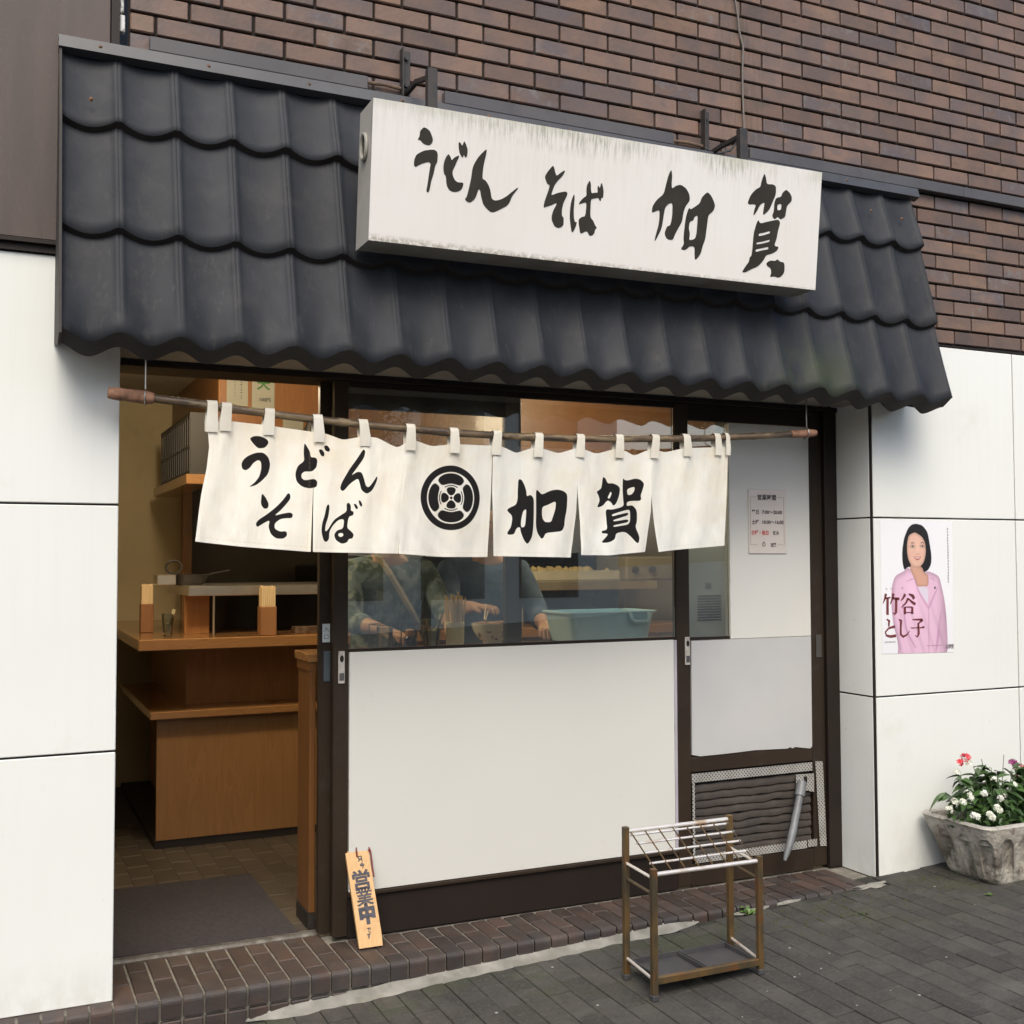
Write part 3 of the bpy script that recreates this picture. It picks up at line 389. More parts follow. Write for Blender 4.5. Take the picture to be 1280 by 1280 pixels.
# ------------------------------------------------------------------ ground: falls 4.4 % towards the left
def gz(x, y): return -.128 + .044 * x + .010 * y
def sheet(name, x0, x1, y0, y1, dz, m, parent=None, n=1):
    V = [(x0, y0, gz(x0, y0) + dz), (x1, y0, gz(x1, y0) + dz), (x1, y1, gz(x1, y1) + dz), (x0, y1, gz(x0, y1) + dz)]
    o = mesh(name, V, [(0, 1, 2, 3)], m, parent); return o
g = sheet('ground', -60, 60, -60, -.03, -.030, M_road); g['kind'] = 'structure'
pave = thing('pavement', 'grey block pavement', 'pavement', (0, 0, 0), kind='structure'); del pave['category']
sheet('bed', -6, 9, -2.6, .04, -.006, M_sand, pave)
# block pavers, long side running away from the wall
PW, PL_, G = .090, .199, .0034
protos = []
for v in range(5):
    rs = random.Random(v); V = []
    mb = MB().box(-PW / 2 + G / 2, PW / 2 - G / 2, -PL_ / 2 + G / 2, PL_ / 2 - G / 2, -.045, 0, bev=.0014 + .0008 * (v % 3))
    V = [Vector((p.x + rs.uniform(-.0008, .0008), p.y + rs.uniform(-.0008, .0008), p.z)) for p in mb.V]
    protos.append((V, mb.F))
pm = []
for V, F in protos:
    me = bpy.data.meshes.new('paver'); me.from_pydata([tuple(v) for v in V], [], F); me.materials.append(M_paver); me.update(); pm.append(me)
cands = []
for i in range(-16, 80):
    xc = 2.8 - PW / 2 - PW * 24 + PW * i
    off = (.5 if i % 2 else 0.0) + random.Random(i).uniform(-.08, .08)
    for j in range(-1, 14):
        yc = -.10 - PL_ * (j + off)
        lim = .008 if xc > 3.10 else -.072
        if yc - PL_ / 2 > lim - .05: continue
        p = px((xc, yc, gz(xc, yc)))
        d = (Vector((xc, yc, 0)) - CAM).length
        vis = -40 < p[0] < 1320 and 1000 < p[1] < 1310
        cands.append((0 if vis else 1, d, xc, yc, i, j))
cands.sort(); far = MB(); kk = 0
for (nv, d, xc, yc, i, j) in cands:
    rr = random.Random(i * 91 + j); dz = rr.uniform(-.0013, .0013)
    rx = math.atan(.010) + rr.uniform(-.004, .004); ry = -math.atan(.044) + rr.uniform(-.004, .004)
    lim = .008 if xc > 3.10 else -.072
    if yc + PL_ / 2 > lim:
        ya = yc - PL_ / 2; b = MB().box(xc - PW / 2 + G / 2, xc + PW / 2 - G / 2, ya + G / 2, lim, -.045, 0, bev=.0018)
        V = [(v.x, v.y, v.z + gz(v.x, v.y) + dz) for v in b.V]
        mesh('paver', V, b.F, M_paver, pave, loc=(xc, ya, gz(xc, ya)))
    elif nv == 0 and kk < 275:
        o = bpy.data.objects.new('paver', pm[rr.randrange(5)]); COL.objects.link(o); o.parent = pave
        o.location = (xc, yc, gz(xc, yc) + dz); o.rotation_euler = (rx, ry, rr.uniform(-.006, .006)); kk += 1
    else:
        M = Matrix.Translation((xc, yc, gz(xc, yc) + dz)) @ Euler((rx, ry, 0)).to_matrix().to_4x4()
        V, F = protos[rr.randrange(5)]; far.add([M @ v for v in V], F)
M_paver2 = mat('grey_paver_mass', (.050, .048, .042), (.037, .037, .034), scale=9, rough=.88, vary=.17, island=True)
fo = far.build('paver_field', M_paver2, pave); fo['kind'] = 'stuff'

# ------------------------------------------------------------------ cement fillet at the foot of the step
def ragged_strip(name, x0, x1, ya, yb, h, seed, label, n=90):
    rs = random.Random(seed); V = []; F = []
    ph = [rs.uniform(0, 6) for _ in range(4)]
    def e(x, k): return .003 * math.sin(x * 9 + ph[k]) + .002 * math.sin(x * 23 + ph[(k + 1) % 4]) + .004 * math.sin(x * 61 + ph[(k + 2) % 4])
    for i in range(n + 1):
        x = lerp(x0, x1, i / n); tt = min(1, min(i, n - i) / 7)
        y0 = ya(x) if callable(ya) else ya; y1 = (yb(x) if callable(yb) else yb) - e(x, 0) * 1.0
        y1 = lerp(y0, y1, tt)
        for q in range(6):
            f = q / 5; y = lerp(y0, y1, f)
            z = gz(x, y) + .0045 + h * tt * (1 - f) ** 1.3 + (.002 * math.sin(x * 40 + q * 2)) * (1 - f) - (.0052 if q == 5 else 0)
            V.append((x, y, z))
    for i in range(n):
        for q in range(5): a = i * 6 + q; F.append((a, a + 1, a + 7, a + 6))
    o = mesh(name, V, F, M_conc, smooth=True); o['kind'] = 'structure'; o['label'] = label
    return o
ragged_strip('mortar_strip', .30, 2.12, -.062, lambda x: -.106 - .004 * math.sin(x * 3), .020, 3, 'pale cement strip along the foot of the brick step')
ragged_strip('mortar_patch', 2.24, 2.62, -.064, lambda x: -.074 - .008 * math.sin(x * 17), .004, 5, 'thin broken cement line at the right end of the step', 50)
def patch(name, cx, cy, rx, ry, seed, label, m=None, h=.004):
    rs = random.Random(seed); V = [(cx, cy, gz(cx, cy) + h + .002)]; n = 22
    for i in range(n):
        a = 2 * math.pi * i / n; k = rs.uniform(.55, 1.15); x = cx + rx * k * math.cos(a); y = cy + ry * k * math.sin(a); V.append((x, y, gz(x, y) + h - .0035))
    for i in range(n):
        a = 2 * math.pi * i / n; V.append((V[i + 1][0], V[i + 1][1], V[i + 1][2]))
    o = mesh(name, V[:n + 1], [(0, i + 1, (i + 1) % n + 1) for i in range(n)], m or M_conc); o['kind'] = 'structure'; o['label'] = label; return o
patch('mortar_patch', 2.985, -.085, .10, .035, 11, 'pale cement patch at the foot of the white pillar', h=.008)

# ------------------------------------------------------------------ brick step
step = thing('brick_step', 'low dark brown brick step with light mortar in front of the shop', 'step', (1.3, .1, 0))
BX = .0705; x_s0 = -.95
def step_back(x): return .352 if x < .67 else .228
mb = MB().box(x_s0, 3.098, -.052, .36, -.30, -.006).box(3.098, 3.3, .0, .2, -.3, -.05)
mb.build('mortar_bed', M_grout, step)
def quad_strip(prof, x0, x1, mbb):
    n = len(prof); V = [(x0, p[0], p[1]) for p in prof] + [(x1, p[0], p[1]) for p in prof]
    F = [(i, i + n, (i + 1) % n + n, (i + 1) % n) for i in range(n)] + [tuple(range(n)), tuple(range(n, 2 * n))[::-1]]
    mbb.add(V, F)
nose = [(-.040, -.066)] + [(-.064 + .0, -.064)] + [(-.066 + .016 * (1 - math.cos(a)), -.018 + .018 * math.sin(a)) for a in (0, .4, .8, 1.2, 1.57)]
smesh = {}
def step_piece(kind, v):
    if (kind, v) in smesh: return smesh[(kind, v)]
    b = MB(); j = random.Random(v * 7 + hash(kind) % 5).uniform(-.0008, .0008); wx = BX / 2 - .0042
    if kind in ('nose_short', 'nose_long'):
        yb = .012 if kind == 'nose_short' else .118
        quad_strip(nose + [(yb, j), (yb, -.05), (-.03, -.066)], -wx, wx, b)
    elif kind == 'top': b.box(-wx, wx, -.102, .102, -.05, j, bev=.003)
    elif kind == 'half': b.box(-wx, wx, -.051, .051, -.05, j, bev=.003)
    elif kind == 'riser': b.box(-wx, wx, -.030, .018, -.062, 0, bev=.003)
    me = bpy.data.meshes.new('brick'); me.from_pydata([tuple(q) for q in b.V], [], b.F); me.materials.append(M_step); me.update()
    smesh[(kind, v)] = me; return me
SO = origin_of(step)
def put_brick(kind, x, y, z, rz=0.0, rs=random, sx=1.0):
    o = bpy.data.objects.new('brick', step_piece(kind, rs.randrange(4))); COL.objects.link(o); o.parent = step
    o.location = Vector((x, y, z)) - SO; o.rotation_euler = (rs.uniform(-.006, .006), rs.uniform(-.006, .006), rz + rs.uniform(-.008, .008)); o.scale = (sx, 1, 1)
rs = random.Random(5); n_col = int((3.06 - x_s0) / BX)
for i in range(n_col):
    x = x_s0 + BX * (i + .5)
    if x < -.30: kinds = 0
    yb = step_back(x)
    if x > -.17:
        if i % 2: put_brick('nose_short', x, 0, 0, rs=rs); y0 = .020; 
        else: put_brick('nose_long', x, 0, 0, rs=rs); y0 = .126
        if yb - y0 > .204:
            put_brick('top', x, y0 + .102, 0, rs=rs); y0 += .212
            if yb - y0 > .10: put_brick('half', x, y0 + .051, 0, rs=rs)
        else: put_brick('half', x, y0 + .051, 0, rs=rs); 
        if yb - y0 > .30: put_brick('half', x, y0 + .29, 0, rs=rs)
    else:
        put_brick('nose_short', x, 0, -.003, rs=rs)
    for r_ in range(3):
        zt_ = -.074 - .070 * r_
        if zt_ > gz(x, -.08) - .004: put_brick('riser', x, -.036, zt_, rs=rs)

# ------------------------------------------------------------------ brick wall above
BWX, BWZ, BH = .2195, .07, .060
def bx_at(k, n): return (n if k % 2 else n + .5) * BWX          # joint positions
wall_t = thing('brick_wall', 'brown brick wall with dark joints above the shop front', 'wall', (2.0, 0, 2.42))
MB().box(-.088, 5.4, .012, .30, 2.405, 5.2).build('mortar', M_mortar, wall_t)
bl = []
for k in range(0, 37):
    zc = 2.45 + BWZ * k
    for n in range(-2, 25):
        xa = bx_at(k, n) + .005; xb = bx_at(k, n + 1) - .005
        xa = max(xa, -.082)
        if xb - xa < .03 or xa > 5.3: continue
        if k < 9 and xa < 2.9: continue
        q = [px((xx, 0, zz)) for xx in (xa, xb) for zz in (zc - .03, zc + .03)]
        ins = any(-5 < a[0] < 1285 and -5 < a[1] < 1285 for a in q)
        hid = (k < 9 and xb < 3.1) or (k < 10 and xb < 3.0)
        ar = abs(q[2][0] - q[0][0]) * abs(q[1][1] - q[0][1])
        bl.append((0 if (ins and not hid) else 1, -ar, k, n, xa, xb, zc))
bl.sort(); bmesh_cache = {}; far = MB(); WO = origin_of(wall_t); cnt = 0
for (nv, ar, k, n, xa, xb, zc) in bl:
    rr = random.Random(k * 100 + n); wv = rr.randrange(4); L_ = round(xb - xa, 3)
    yj = rr.uniform(-.0012, .0012)
    if nv == 0 and cnt < 298:
        key = (L_, wv)
        if key not in bmesh_cache:
            b = MB().box(-L_ / 2, L_ / 2, 0, .02, -.03, .03, bev=.0022 + .0006 * wv)
            me = bpy.data.meshes.new('brick'); me.from_pydata([tuple(q) for q in b.V], [], b.F); me.materials.append(M_brick); me.update(); bmesh_cache[key] = me
        o = bpy.data.objects.new('brick', bmesh_cache[key]); COL.objects.link(o); o.parent = wall_t
        o.location = Vector(((xa + xb) / 2, yj, zc)) - WO; o.rotation_euler = (rr.uniform(-.004, .004), 0, rr.uniform(-.004, .004)); cnt += 1
    else: far.box(xa, xb, yj, yj + .02, zc - .03, zc + .03, bev=.0025)
fo = far.build('brick_courses', M_brick_s, wall_t); fo['kind'] = 'stuff'

# ------------------------------------------------------------------ white panelled walls left and right
def panels(name, label, xs, zs, side=None, base=(0, 0, 0), back=.16):
    t = thing(name, label, 'wall', base)
    x0, x1 = xs[0], xs[-1]
    MB().box(x0 + .004, x1 - .004, .010, back, -.30, zs[-1] + .045).build('backing', M_joint, t)
    for i in range(len(xs) - 1):
        for j in range(len(zs) - 1):
            MB().box(xs[i] + .0035, xs[i + 1] - .0035, 0, .012, zs[j] + (.0035 if j else .004), zs[j + 1] - .0035, bev=.0025).build('wall_panel', M_white, t)
    return t
ZP = [-.006, .796, 1.597, 2.403]
pl_ = panels('white_wall', 'white enamel panel wall at the left of the open doorway', [-3.10, -2.10, -1.10, -.098], ZP, base=(-1, 0, 0), back=.34)
pr_ = panels('white_wall', 'white enamel panel wall with the poster at the right of the shop front', [3.104, 3.994, 4.884, 5.774], ZP, base=(4, 0, 0), back=.34)
# the return of the right pillar: three panels facing the doorway, butted behind the front sheets
for j in range(3):
    MB().box(3.098, 3.1038, .016, .262, ZP[j] + .004, ZP[j + 1] - .0035 + (0 if j < 2 else -.26), bev=.001).build('side_panel', M_white, pr_)
MB().box(3.0995, 3.103, .0, .0145, -.006, 2.12).build('corner_joint', M_joint, pr_)
MB().box(-3.1, -.30, -.012, -.001, 2.403, 2.428).box(3.32, 5.8, .002, .012, 2.404, 2.412).build('head_trim', M_bdark, pl_)
# dark brown sheet cladding above the left wall
cl_ = thing('brown_cladding', 'dark brown metal cladding sheet above the left white wall', 'cladding', (-1.2, 0, 2.43))
MB().box(-3.1, -.145, -.022, .010, 2.442, 5.2, bev=.003).build('sheet', M_bpanel, cl_)
MB().box(-3.1, -.118, -.030, .010, 2.428, 2.4405).build('bottom_trim', M_bdark, cl_)
MB().box(-.1435, -.118, -.030, .010, 2.4415, 5.2).build('edge_trim', M_bdark, cl_)
ck = MB(); rs = random.Random(3); z = 3.17
M_caulk = mat('white_caulk', (.72, .72, .70), (.30, .28, .24), scale=50, rough=.7, lo=.5, hi=.6)
while z < 4.2:
    h = rs.uniform(.04, .12); ck.box(-.116, -.116 + rs.uniform(.012, .02), -.012 - rs.uniform(0, .004), .008, z, z + h, bev=.003); z += h + rs.uniform(.0, .012)
ck.build('sealant_bead', M_caulk, cl_)

# ------------------------------------------------------------------ grey flashing strips on the wall
for i, (xa, xb, lab) in enumerate([(-.022, .735, 'short grey metal strip on the bricks above the left part of the tiled canopy'),
                                   (1.035, 2.045, 'grey metal strip on the bricks behind the middle of the white sign'),
                                   (2.43, 3.664, 'grey metal strip from the right sign bracket to its joint beyond the canopy'),
                                   (3.667, 5.3, 'grey metal strip continuing along the bricks to the right edge')]):
    o = MB().box(xa, xb, -.034, .010, 3.118, 3.166, bev=.002).build('flashing_strip', M_trim); tag(o, lab, 'flashing', 'flashing strips along the brick wall')

# ------------------------------------------------------------------ tiled canopy
can = thing('tiled_canopy', 'dark grey tiled lean-to canopy with three wavy courses over the shop front', 'canopy', (1.5, 0, 2.1))
CW, CX0 = .181, -.125
CO = origin_of(can)
def ridge_prof(u):              # u 0..1 from crest to crest -> recess (m) with a pinched rib at the crest
    xm = min(u, 1 - u) * CW
    if xm < .016:
        return .0040 if xm < .004 else (.0040 * (.0095 - xm) / .0055 if xm < .0095 else (xm - .0095) / .0065 * .0085)
    s = (xm - .016) / (CW / 2 - .016); return .0085 + .0115 * math.sin(s * math.pi / 2) ** .8
def wave_prof(u): return .018 * (1 - math.cos(2 * math.pi * u))
COURSES = [((-.045, 3.075), (-.135, 2.822), .030, .019, 0), ((-.100, 2.850), (-.205, 2.458), .030, .019, 0), ((-.170, 2.490), (-.275, 2.114), .055, .036, 1)]
def tile_mesh(ci, ua, ub):
    (y0, z0), (y1, z1), ry, rz_, wavy = COURSES[ci]
    nu, nt = 24, 10; V = []; F = []; mi = []
    for t in range(nt + 1):
        f = t / nt
        for i in range(nu + 1):
            u = lerp(ua, ub, i / nu); wv = (f ** 2.2 if f > .0 else 0) * (1.0 if wavy else 0)
            wv = max(0, (f - .55) / .45) ** 1.5 if wavy else 0
            d = lerp(ridge_prof(u), wave_prof(u), wv)
            V.append((u * CW, lerp(y0, y1, f) + d, lerp(z0, z1, f) - d * .3 - (.019 * f ** 3 * (math.sin(min(1, max(0, (min(u, 1 - u) * CW - .012) / (CW / 2 - .012))) * math.pi / 2) if not wavy else (1 - math.cos(2 * math.pi * u)) * .5))))
    for t in range(nt):
        for i in range(nu): a = t * (nu + 1) + i; F.append((a, a + nu + 1, a + nu + 2, a + 1)); mi.append(0)
    base = nt * (nu + 1); s = len(V)
    for r_ in (1, 2):
        for i in range(nu + 1):
            p = V[base + i]
            V.append((p[0], p[1] + ry * (1 if r_ == 1 else 1.6), p[2] - rz_ * (1 if r_ == 1 else .2)))
    for q, (a0, b0) in enumerate(((base, s), (s, s + nu + 1))):
        for i in range(nu): F.append((a0 + i, b0 + i, b0 + i + 1, a0 + i + 1)); mi.append(1)
    return V, F, mi
tcache = {}
def put_tile(ci, i, ua=0.0, ub=1.0):
    key = (ci, ua, ub)
    if key not in tcache:
        V, F, mi = tile_mesh(ci, ua, ub); me = bpy.data.meshes.new('roof_tile'); me.from_pydata(V, [], F)
        me.materials.append(M_tile); me.materials.append(M_tiledge); me.polygons.foreach_set('material_index', mi)
        me.polygons.foreach_set('use_smooth', [m_ == 0 for m_ in mi]); me.update(); tcache[key] = me
    o = bpy.data.objects.new('roof_tile', tcache[key]); COL.objects.link(o); o.parent = can
    o.location = Vector((CX0 + CW * i, 0, 0)) - CO
for ci in range(3):
    put_tile(ci, -1, .06, 1.0)
    for i in range(18): put_tile(ci, i)
    put_tile(ci, 18, 0.0, .98)
def prof_poly(x0, x1, dy=0.0):
    b = MB(); ring = [(0.0, 3.10), (-.05 + dy, 3.10), (-.14 + dy, 2.80), (-.21 + dy, 2.44), (-.282 + dy, 2.098), (-.22 + dy, 2.07), (0.0, 2.11)]
    n = len(ring); V = [(x0, y, z) for y, z in ring] + [(x1, y, z) for y, z in ring]
    return b.add(V, [tuple(range(n))[::-1], tuple(range(n, 2 * n))] + [(i, (i + 1) % n, (i + 1) % n + n, i + n) for i in range(n)])
prof_poly(-.304, -.296, -.004).build('gable_end', M_tiledge, can)
prof_poly(3.296, 3.303, .05).build('gable_end', M_tiledge, can)
# ridge flashing with a turned down lip
rf = MB(); V = []
ring = [(0.0, 3.112), (-.062, 3.104), (-.074, 3.062), (-.040, 3.050), (-.040, 3.056), (-.068, 3.066), (-.058, 3.098), (0.0, 3.106)]
n = len(ring); V = [(-.306, y, z) for y, z in ring] + [(3.345, y, z) for y, z in ring]
rf.add(V, [tuple(range(n))[::-1], tuple(range(n, 2 * n))] + [(i, (i + 1) % n, (i + 1) % n + n, i + n) for i in range(n)])
rf.build('ridge_flashing', M_trim2, can)
MB().box(-.296, 3.296, -.012, .0, 3.0, 3.050).build('upstand', M_tiledge, can)
MB().box(-.293, -.104, -.20, -.002, 2.118, 2.13).box(-.104, 3.094, -.20, .2, 2.118, 2.13).box(3.094, 3.294, -.20, -.002, 2.118, 2.13).build('soffit', M_soffit, can)
MB().box(-.293, 3.294, -.190, -.180, 2.085, 2.135).build('fascia', M_tiledge, can)

M_rust = mat('rusty_screw', (.16, .075, .035), (.08, .05, .035), scale=60, rough=.8)
for k in range(10):
    x = -.18 + .345 * k
    MB().lathe([(0, -.004), (.006, -.003), (.008, 0)], (0, 0, 0), 10) and None
    V = [(x, -.0735, 3.082)] + [(x + .0075 * math.cos(i * .628), -.0675, 3.082 + .0075 * math.sin(i * .628)) for i in range(10)]
    mesh('screw', V, [(0, (i + 1) % 10 + 1, i + 1) for i in range(10)], M_rust, can)
for x, y, z in ((-.21, -.1215, 2.885), (3.04, -.092, 2.955), (3.215, -.095, 2.94)):
    V = [(x, y - .004, z)] + [(x + .007 * math.cos(i * .628), y + .002, z + .008 * math.sin(i * .628)) for i in range(10)]
    mesh('nail', V, [(0, (i + 1) % 10 + 1, i + 1) for i in range(10)], M_rust, can)
for xa, xb, zz, lab in ((.736, .870, 3.150, 'rusty conduit stub between the left flashing strip and the left sign bracket'), (2.047, 2.200, 3.140, 'rusty conduit stub running to the right sign bracket')):
    o = MB().tube([(xa, -.014, zz), (lerp(xa, xb, .5), -.016, zz + .004), (xb, -.014, zz)], .007, 8).build('conduit', mat('rusty_conduit', (.17, .11, .065), (.09, .06, .045), scale=30, rough=.8), smooth=True); tag(o, lab, 'conduit')
o = MB().tube([(2.20, -.03, 3.13), (2.24, -.06, 3.10), (2.30, -.07, 3.12), (2.34, -.05, 3.16), (2.30, -.04, 3.15), (2.26, -.09, 3.08), (2.33, -.10, 3.07), (2.36, -.06, 3.11)], .005, 6).build('cable_loop', mat('black_cable', (.03, .03, .03), rough=.6), smooth=True); tag(o, 'loop of dark cable tangled at the foot of the right sign bracket', 'cable')

# ------------------------------------------------------------------ street across (seen only in reflections)
M_cream = mat('cream_render', (.80, .77, .66), (.76, .72, .62), scale=.6, rough=.8)
M_wing = mat('window_dark', (.05, .06, .07), rough=.15)
opp = thing('apartment_building', 'cream rendered apartment block on the far side of the street', 'building', (2, -17, 0))
MB().box(-9, 12, -24, -17, -1, 7.2).build('wall', M_cream, opp)
for i in range(9):
    for j in range(2):
        o = MB().box(-8 + i * 2.2, -6.6 + i * 2.2, -17.06, -16.98, .6 + j * 3.2, 2.2 + j * 3.2).build('window', M_wing, opp)
M_leafd = mat('street_tree_leaf', (.055, .085, .03), (.035, .06, .02), scale=20, rough=.6, vary=.3, island=True)
M_bark = mat('tree_bark', (.09, .07, .05), (.05, .04, .03), scale=20, rough=.9, bump=.004)
for ti, (tx, ty, th, lab) in enumerate([(1.2, -11.0, 5.2, 'young street tree on the far kerb, left of the pair'), (5.4, -11.4, 5.6, 'young street tree on the far kerb, right of the pair')]):
    t = thing('street_tree', lab, 'tree', (tx, ty, -.2), 'street trees on the far kerb'); rs = random.Random(ti)
    b = MB(); b.tube([(tx, ty, -.3), (tx + .05, ty, 1.6), (tx, ty, 3.0), (tx + .1, ty, th - .8)], [.09, .07, .05, .02], 8)
    for k in range(9):
        a = rs.uniform(0, 6.28); z0 = rs.uniform(1.9, th - 1.2); l = rs.uniform(.6, 1.2)
        b.tube([(tx, ty, z0), (tx + l * .5 * math.cos(a), ty + l * .5 * math.sin(a), z0 + .35), (tx + l * math.cos(a), ty + l * math.sin(a), z0 + .9)], [.03, .02, .008], 6)
    b.build('trunk', M_bark, t, smooth=True); b = MB()
    cl2 = [(rs.gauss(0, .62), rs.gauss(0, .62), rs.uniform(2.0, th)) for _ in range(34)]
    for k in range(2600):
        c = rs.choice(cl2); p = Vector((tx + c[0] + rs.gauss(0, .17), ty + c[1] + rs.gauss(0, .17), c[2] + rs.gauss(0, .15)))
        M = Matrix.Translation(p) @ Euler((rs.uniform(-1, 1), rs.uniform(-1, 1), rs.uniform(0, 6.3))).to_matrix().to_4x4(); s = rs.uniform(.04, .07)
        b.add([M @ Vector(v) for v in ((-s, 0, 0), (0, -s * .5, .01), (s, 0, 0), (0, s * .5, .01))], [(0, 1, 2, 3)])
    c_ = b.build('crown', M_leafd, t)
# ------------------------------------------------------------------ white box sign
sg = thing('shop_sign', 'long white box sign with black brush lettering above the canopy', 'sign', (1.57, -.3, 2.7))
SK = .05 / .46
def sgf(x, y, z):      # y is depth behind the face plane; the face leans outwards at the top, and the box climbs a little to the right
    return (x, -.40 + (2.94 - z) * SK + y, z)
def sg_top(x): return lerp(2.931, 2.950, (x - .64) / 1.86)
def sg_bot(x): return lerp(2.471, 2.488, (x - .64) / 1.86)
XL, XR, TH = .639, 2.500, .170
def sbox(x0, x1, dy0, dy1, ti, bi):
    V = []
    for y in (dy0, dy1):
        for (x, z) in ((x0, sg_bot(x0) + bi), (x1, sg_bot(x1) + bi), (x1, sg_top(x1) - ti), (x0, sg_top(x0) - ti)): V.append(sgf(x, y, z))
    return MB().add(V, [(0, 1, 2, 3), (5, 4, 7, 6), (4, 0, 3, 7), (1, 5, 6, 2), (3, 2, 6, 7), (4, 5, 1, 0)])
sbox(XL + .004, XR - .004, .004, .145, .002, .002).build('housing', M_signh, sg)
sbox(XL, XR, 0, .004, 0, 0).build('sign_face', M_signw, sg)
for i, (xa, xb) in enumerate([(XL, XL + .004), (XR - .004, XR)]): sbox(xa, xb, .004, .145, .0, .0).build('end_plate', M_signw if i else M_signh, sg)
for grp in ((0, 1), (2, 3), (4,), (5,), (6, 7), (8, 9), (10, 11, 12, 13)):
    b = MB()
    for gi in grp:
        rings = [smooth_ring(r, 2) for r in SIGN_GLYPHS[gi]]
        b.prism(rings[0], rings[1:], -.0012, -.0001, f=sgf)
    b.build('painted_character', M_ink, sg)
gr = MB(); cz, cy = 2.795, sgf(0, .072, 2.795)[1]
gr.tube([(XL - .006, cy + .030 * math.cos(a), cz + .042 * math.sin(a)) for a in [2 * math.pi * i / 24 for i in range(24)]], .0065, 8, closed=True)
g_ = gr.build('cable_grommet', mat('grommet_rubber', (.33, .32, .28), rough=.6), sg, smooth=True)
MB().add([(XL - .0025, cy, cz)] + [(XL - .0025, cy + .028 * math.cos(2 * math.pi * i / 20), cz + .040 * math.sin(2 * math.pi * i / 20)) for i in range(20)], [(0, (i + 1) % 20 + 1, i + 1) for i in range(20)]).build('hole', mat('hole_dark', (.09, .075, .05), rough=.9), g_)
for (bxx, z0, z1) in ((.885, 3.168, 3.300), (2.217, 3.134, 3.296)):
    br = MB().box(bxx - .018, bxx + .022, -.006, .0, z0 - .05, z1, bev=.001).box(bxx - .018, bxx - .012, -.036, -.006, z0 - .05, z1, bev=.001).build('bracket', M_iron, sg)
    MB().tube([(bxx + .005, -.008, z0 - .03), (bxx + .012, -.10, z0 - .02), (bxx + .015, -.225, 3.115)], .011, 4).build('arm', M_iron, br)
    MB().box(bxx + .0, bxx + .036, -.252, -.222, 2.60, 3.140, bev=.002).build('post', M_iron, br)
    nb = MB()
    for zz in (z0 + .0, z1 - .03): nb.tube([(bxx + .005, -.006, zz), (bxx + .005, -.016, zz)], .008, 6)
    nb.build('bolt', M_iron, br)

# cable down the bricks
wp = [(2.372, 5.2), (2.366, 4.2), (2.377, 3.81), (2.390, 3.743), (2.395, 3.68), (2.416, 3.61), (2.411, 3.50), (2.411, 3.40), (2.416, 3.26), (2.408, 3.19)]
o = MB().tube([(x, -.010, z) for x, z in wp] + [(2.36, -.05, 3.10), (2.30, -.12, 3.06), (2.26, -.20, 3.05)], .0042, 8).build('cable', M_cable, smooth=True); tag(o, 'thin grey cable hanging down the brick wall to the right sign bracket', 'cable')

# ------------------------------------------------------------------ bamboo pole and noren
ROD = [(-.145, 1.949), (-.03, 1.94), (.113, 1.93), (.269, 1.916), (.431, 1.904), (.57, 1.894), (.714, 1.887), (.984, 1.875), (1.271, 1.870), (1.54, 1.874), (1.716, 1.880), (2.125, 1.900), (2.403, 1.922), (2.69, 1.948)]
RY = -.11
M_bam = mat('aged_bamboo', (.17, .115, .065), (.060, .042, .028), scale=5, rough=.38, stretch=(1.2, 8, 8), lo=.4, hi=.6, coat=.25, bump=.0005)
mixin(M_bam, nrange(M_bam, nnoise(M_bam, 5, None, (1.6, 6, 6)), .52, .6), (.32, .24, .13), .6)
M_cork = mat('wrapped_pole_end', (.36, .19, .12), (.17, .085, .05), scale=28, rough=.8, bump=.003, bscale=60)
rod = thing('bamboo_pole', 'dark bamboo pole carrying the shop curtain, hung from two hooks', 'pole', (-.1, RY, 1.94))
pts = []; N_ = 90
for i in range(N_ + 1):
    x = lerp(-.02, 2.60, i / N_); pts.append((x, RY, pl(ROD, x)))
b = MB(); b.tube(pts, [.0135 + (.0022 if any(abs(p[0] - q) < .016 for q in (.245, .62, .99, 1.36, 1.72, 2.05, 2.36)) else 0) for p in pts], 14); b.build('cane', M_bam, rod, smooth=True)
pts = [(lerp(-.148, -.008, i / 8), RY, pl(ROD, lerp(-.145, -.008, i / 8))) for i in range(9)]
MB().tube(pts, [.017, .0205, .021, .0195, .021, .0205, .0215, .021, .018], 14).build('wrapped_end', M_cork, rod, smooth=True)
pts = [(lerp(2.56, 2.694, i / 8), RY, pl(ROD, lerp(2.56, 2.69, i / 8))) for i in range(9)]
MB().tube(pts, [.0155, .0165, .016, .017, .0165, .0165, .017, .0155, .013], 14).build('wrapped_end', M_cork, rod, smooth=True)
M_wire = mat('steel_wire', (.45, .43, .40), rough=.35, metal=.9)
for hx, lab in ((-.034, 'steel hook hanging from the canopy at the left end of the bamboo pole'), (2.642, 'steel hook hanging from the canopy at the right end of the bamboo pole')):
    zr = pl(ROD, hx); P = [(hx, RY - .004, 2.118), (hx, RY - .004, zr + .026)] + [(hx + .004 * math.sin(a), RY + .024 * math.sin(a), zr + .024 * math.cos(a)) for a in [i * .5 for i in range(0, 12)]]
    o = MB().tube(P, .0026, 8).build('hanging_hook', M_wire, smooth=True); tag(o, lab, 'hook', 'hooks holding the bamboo pole')

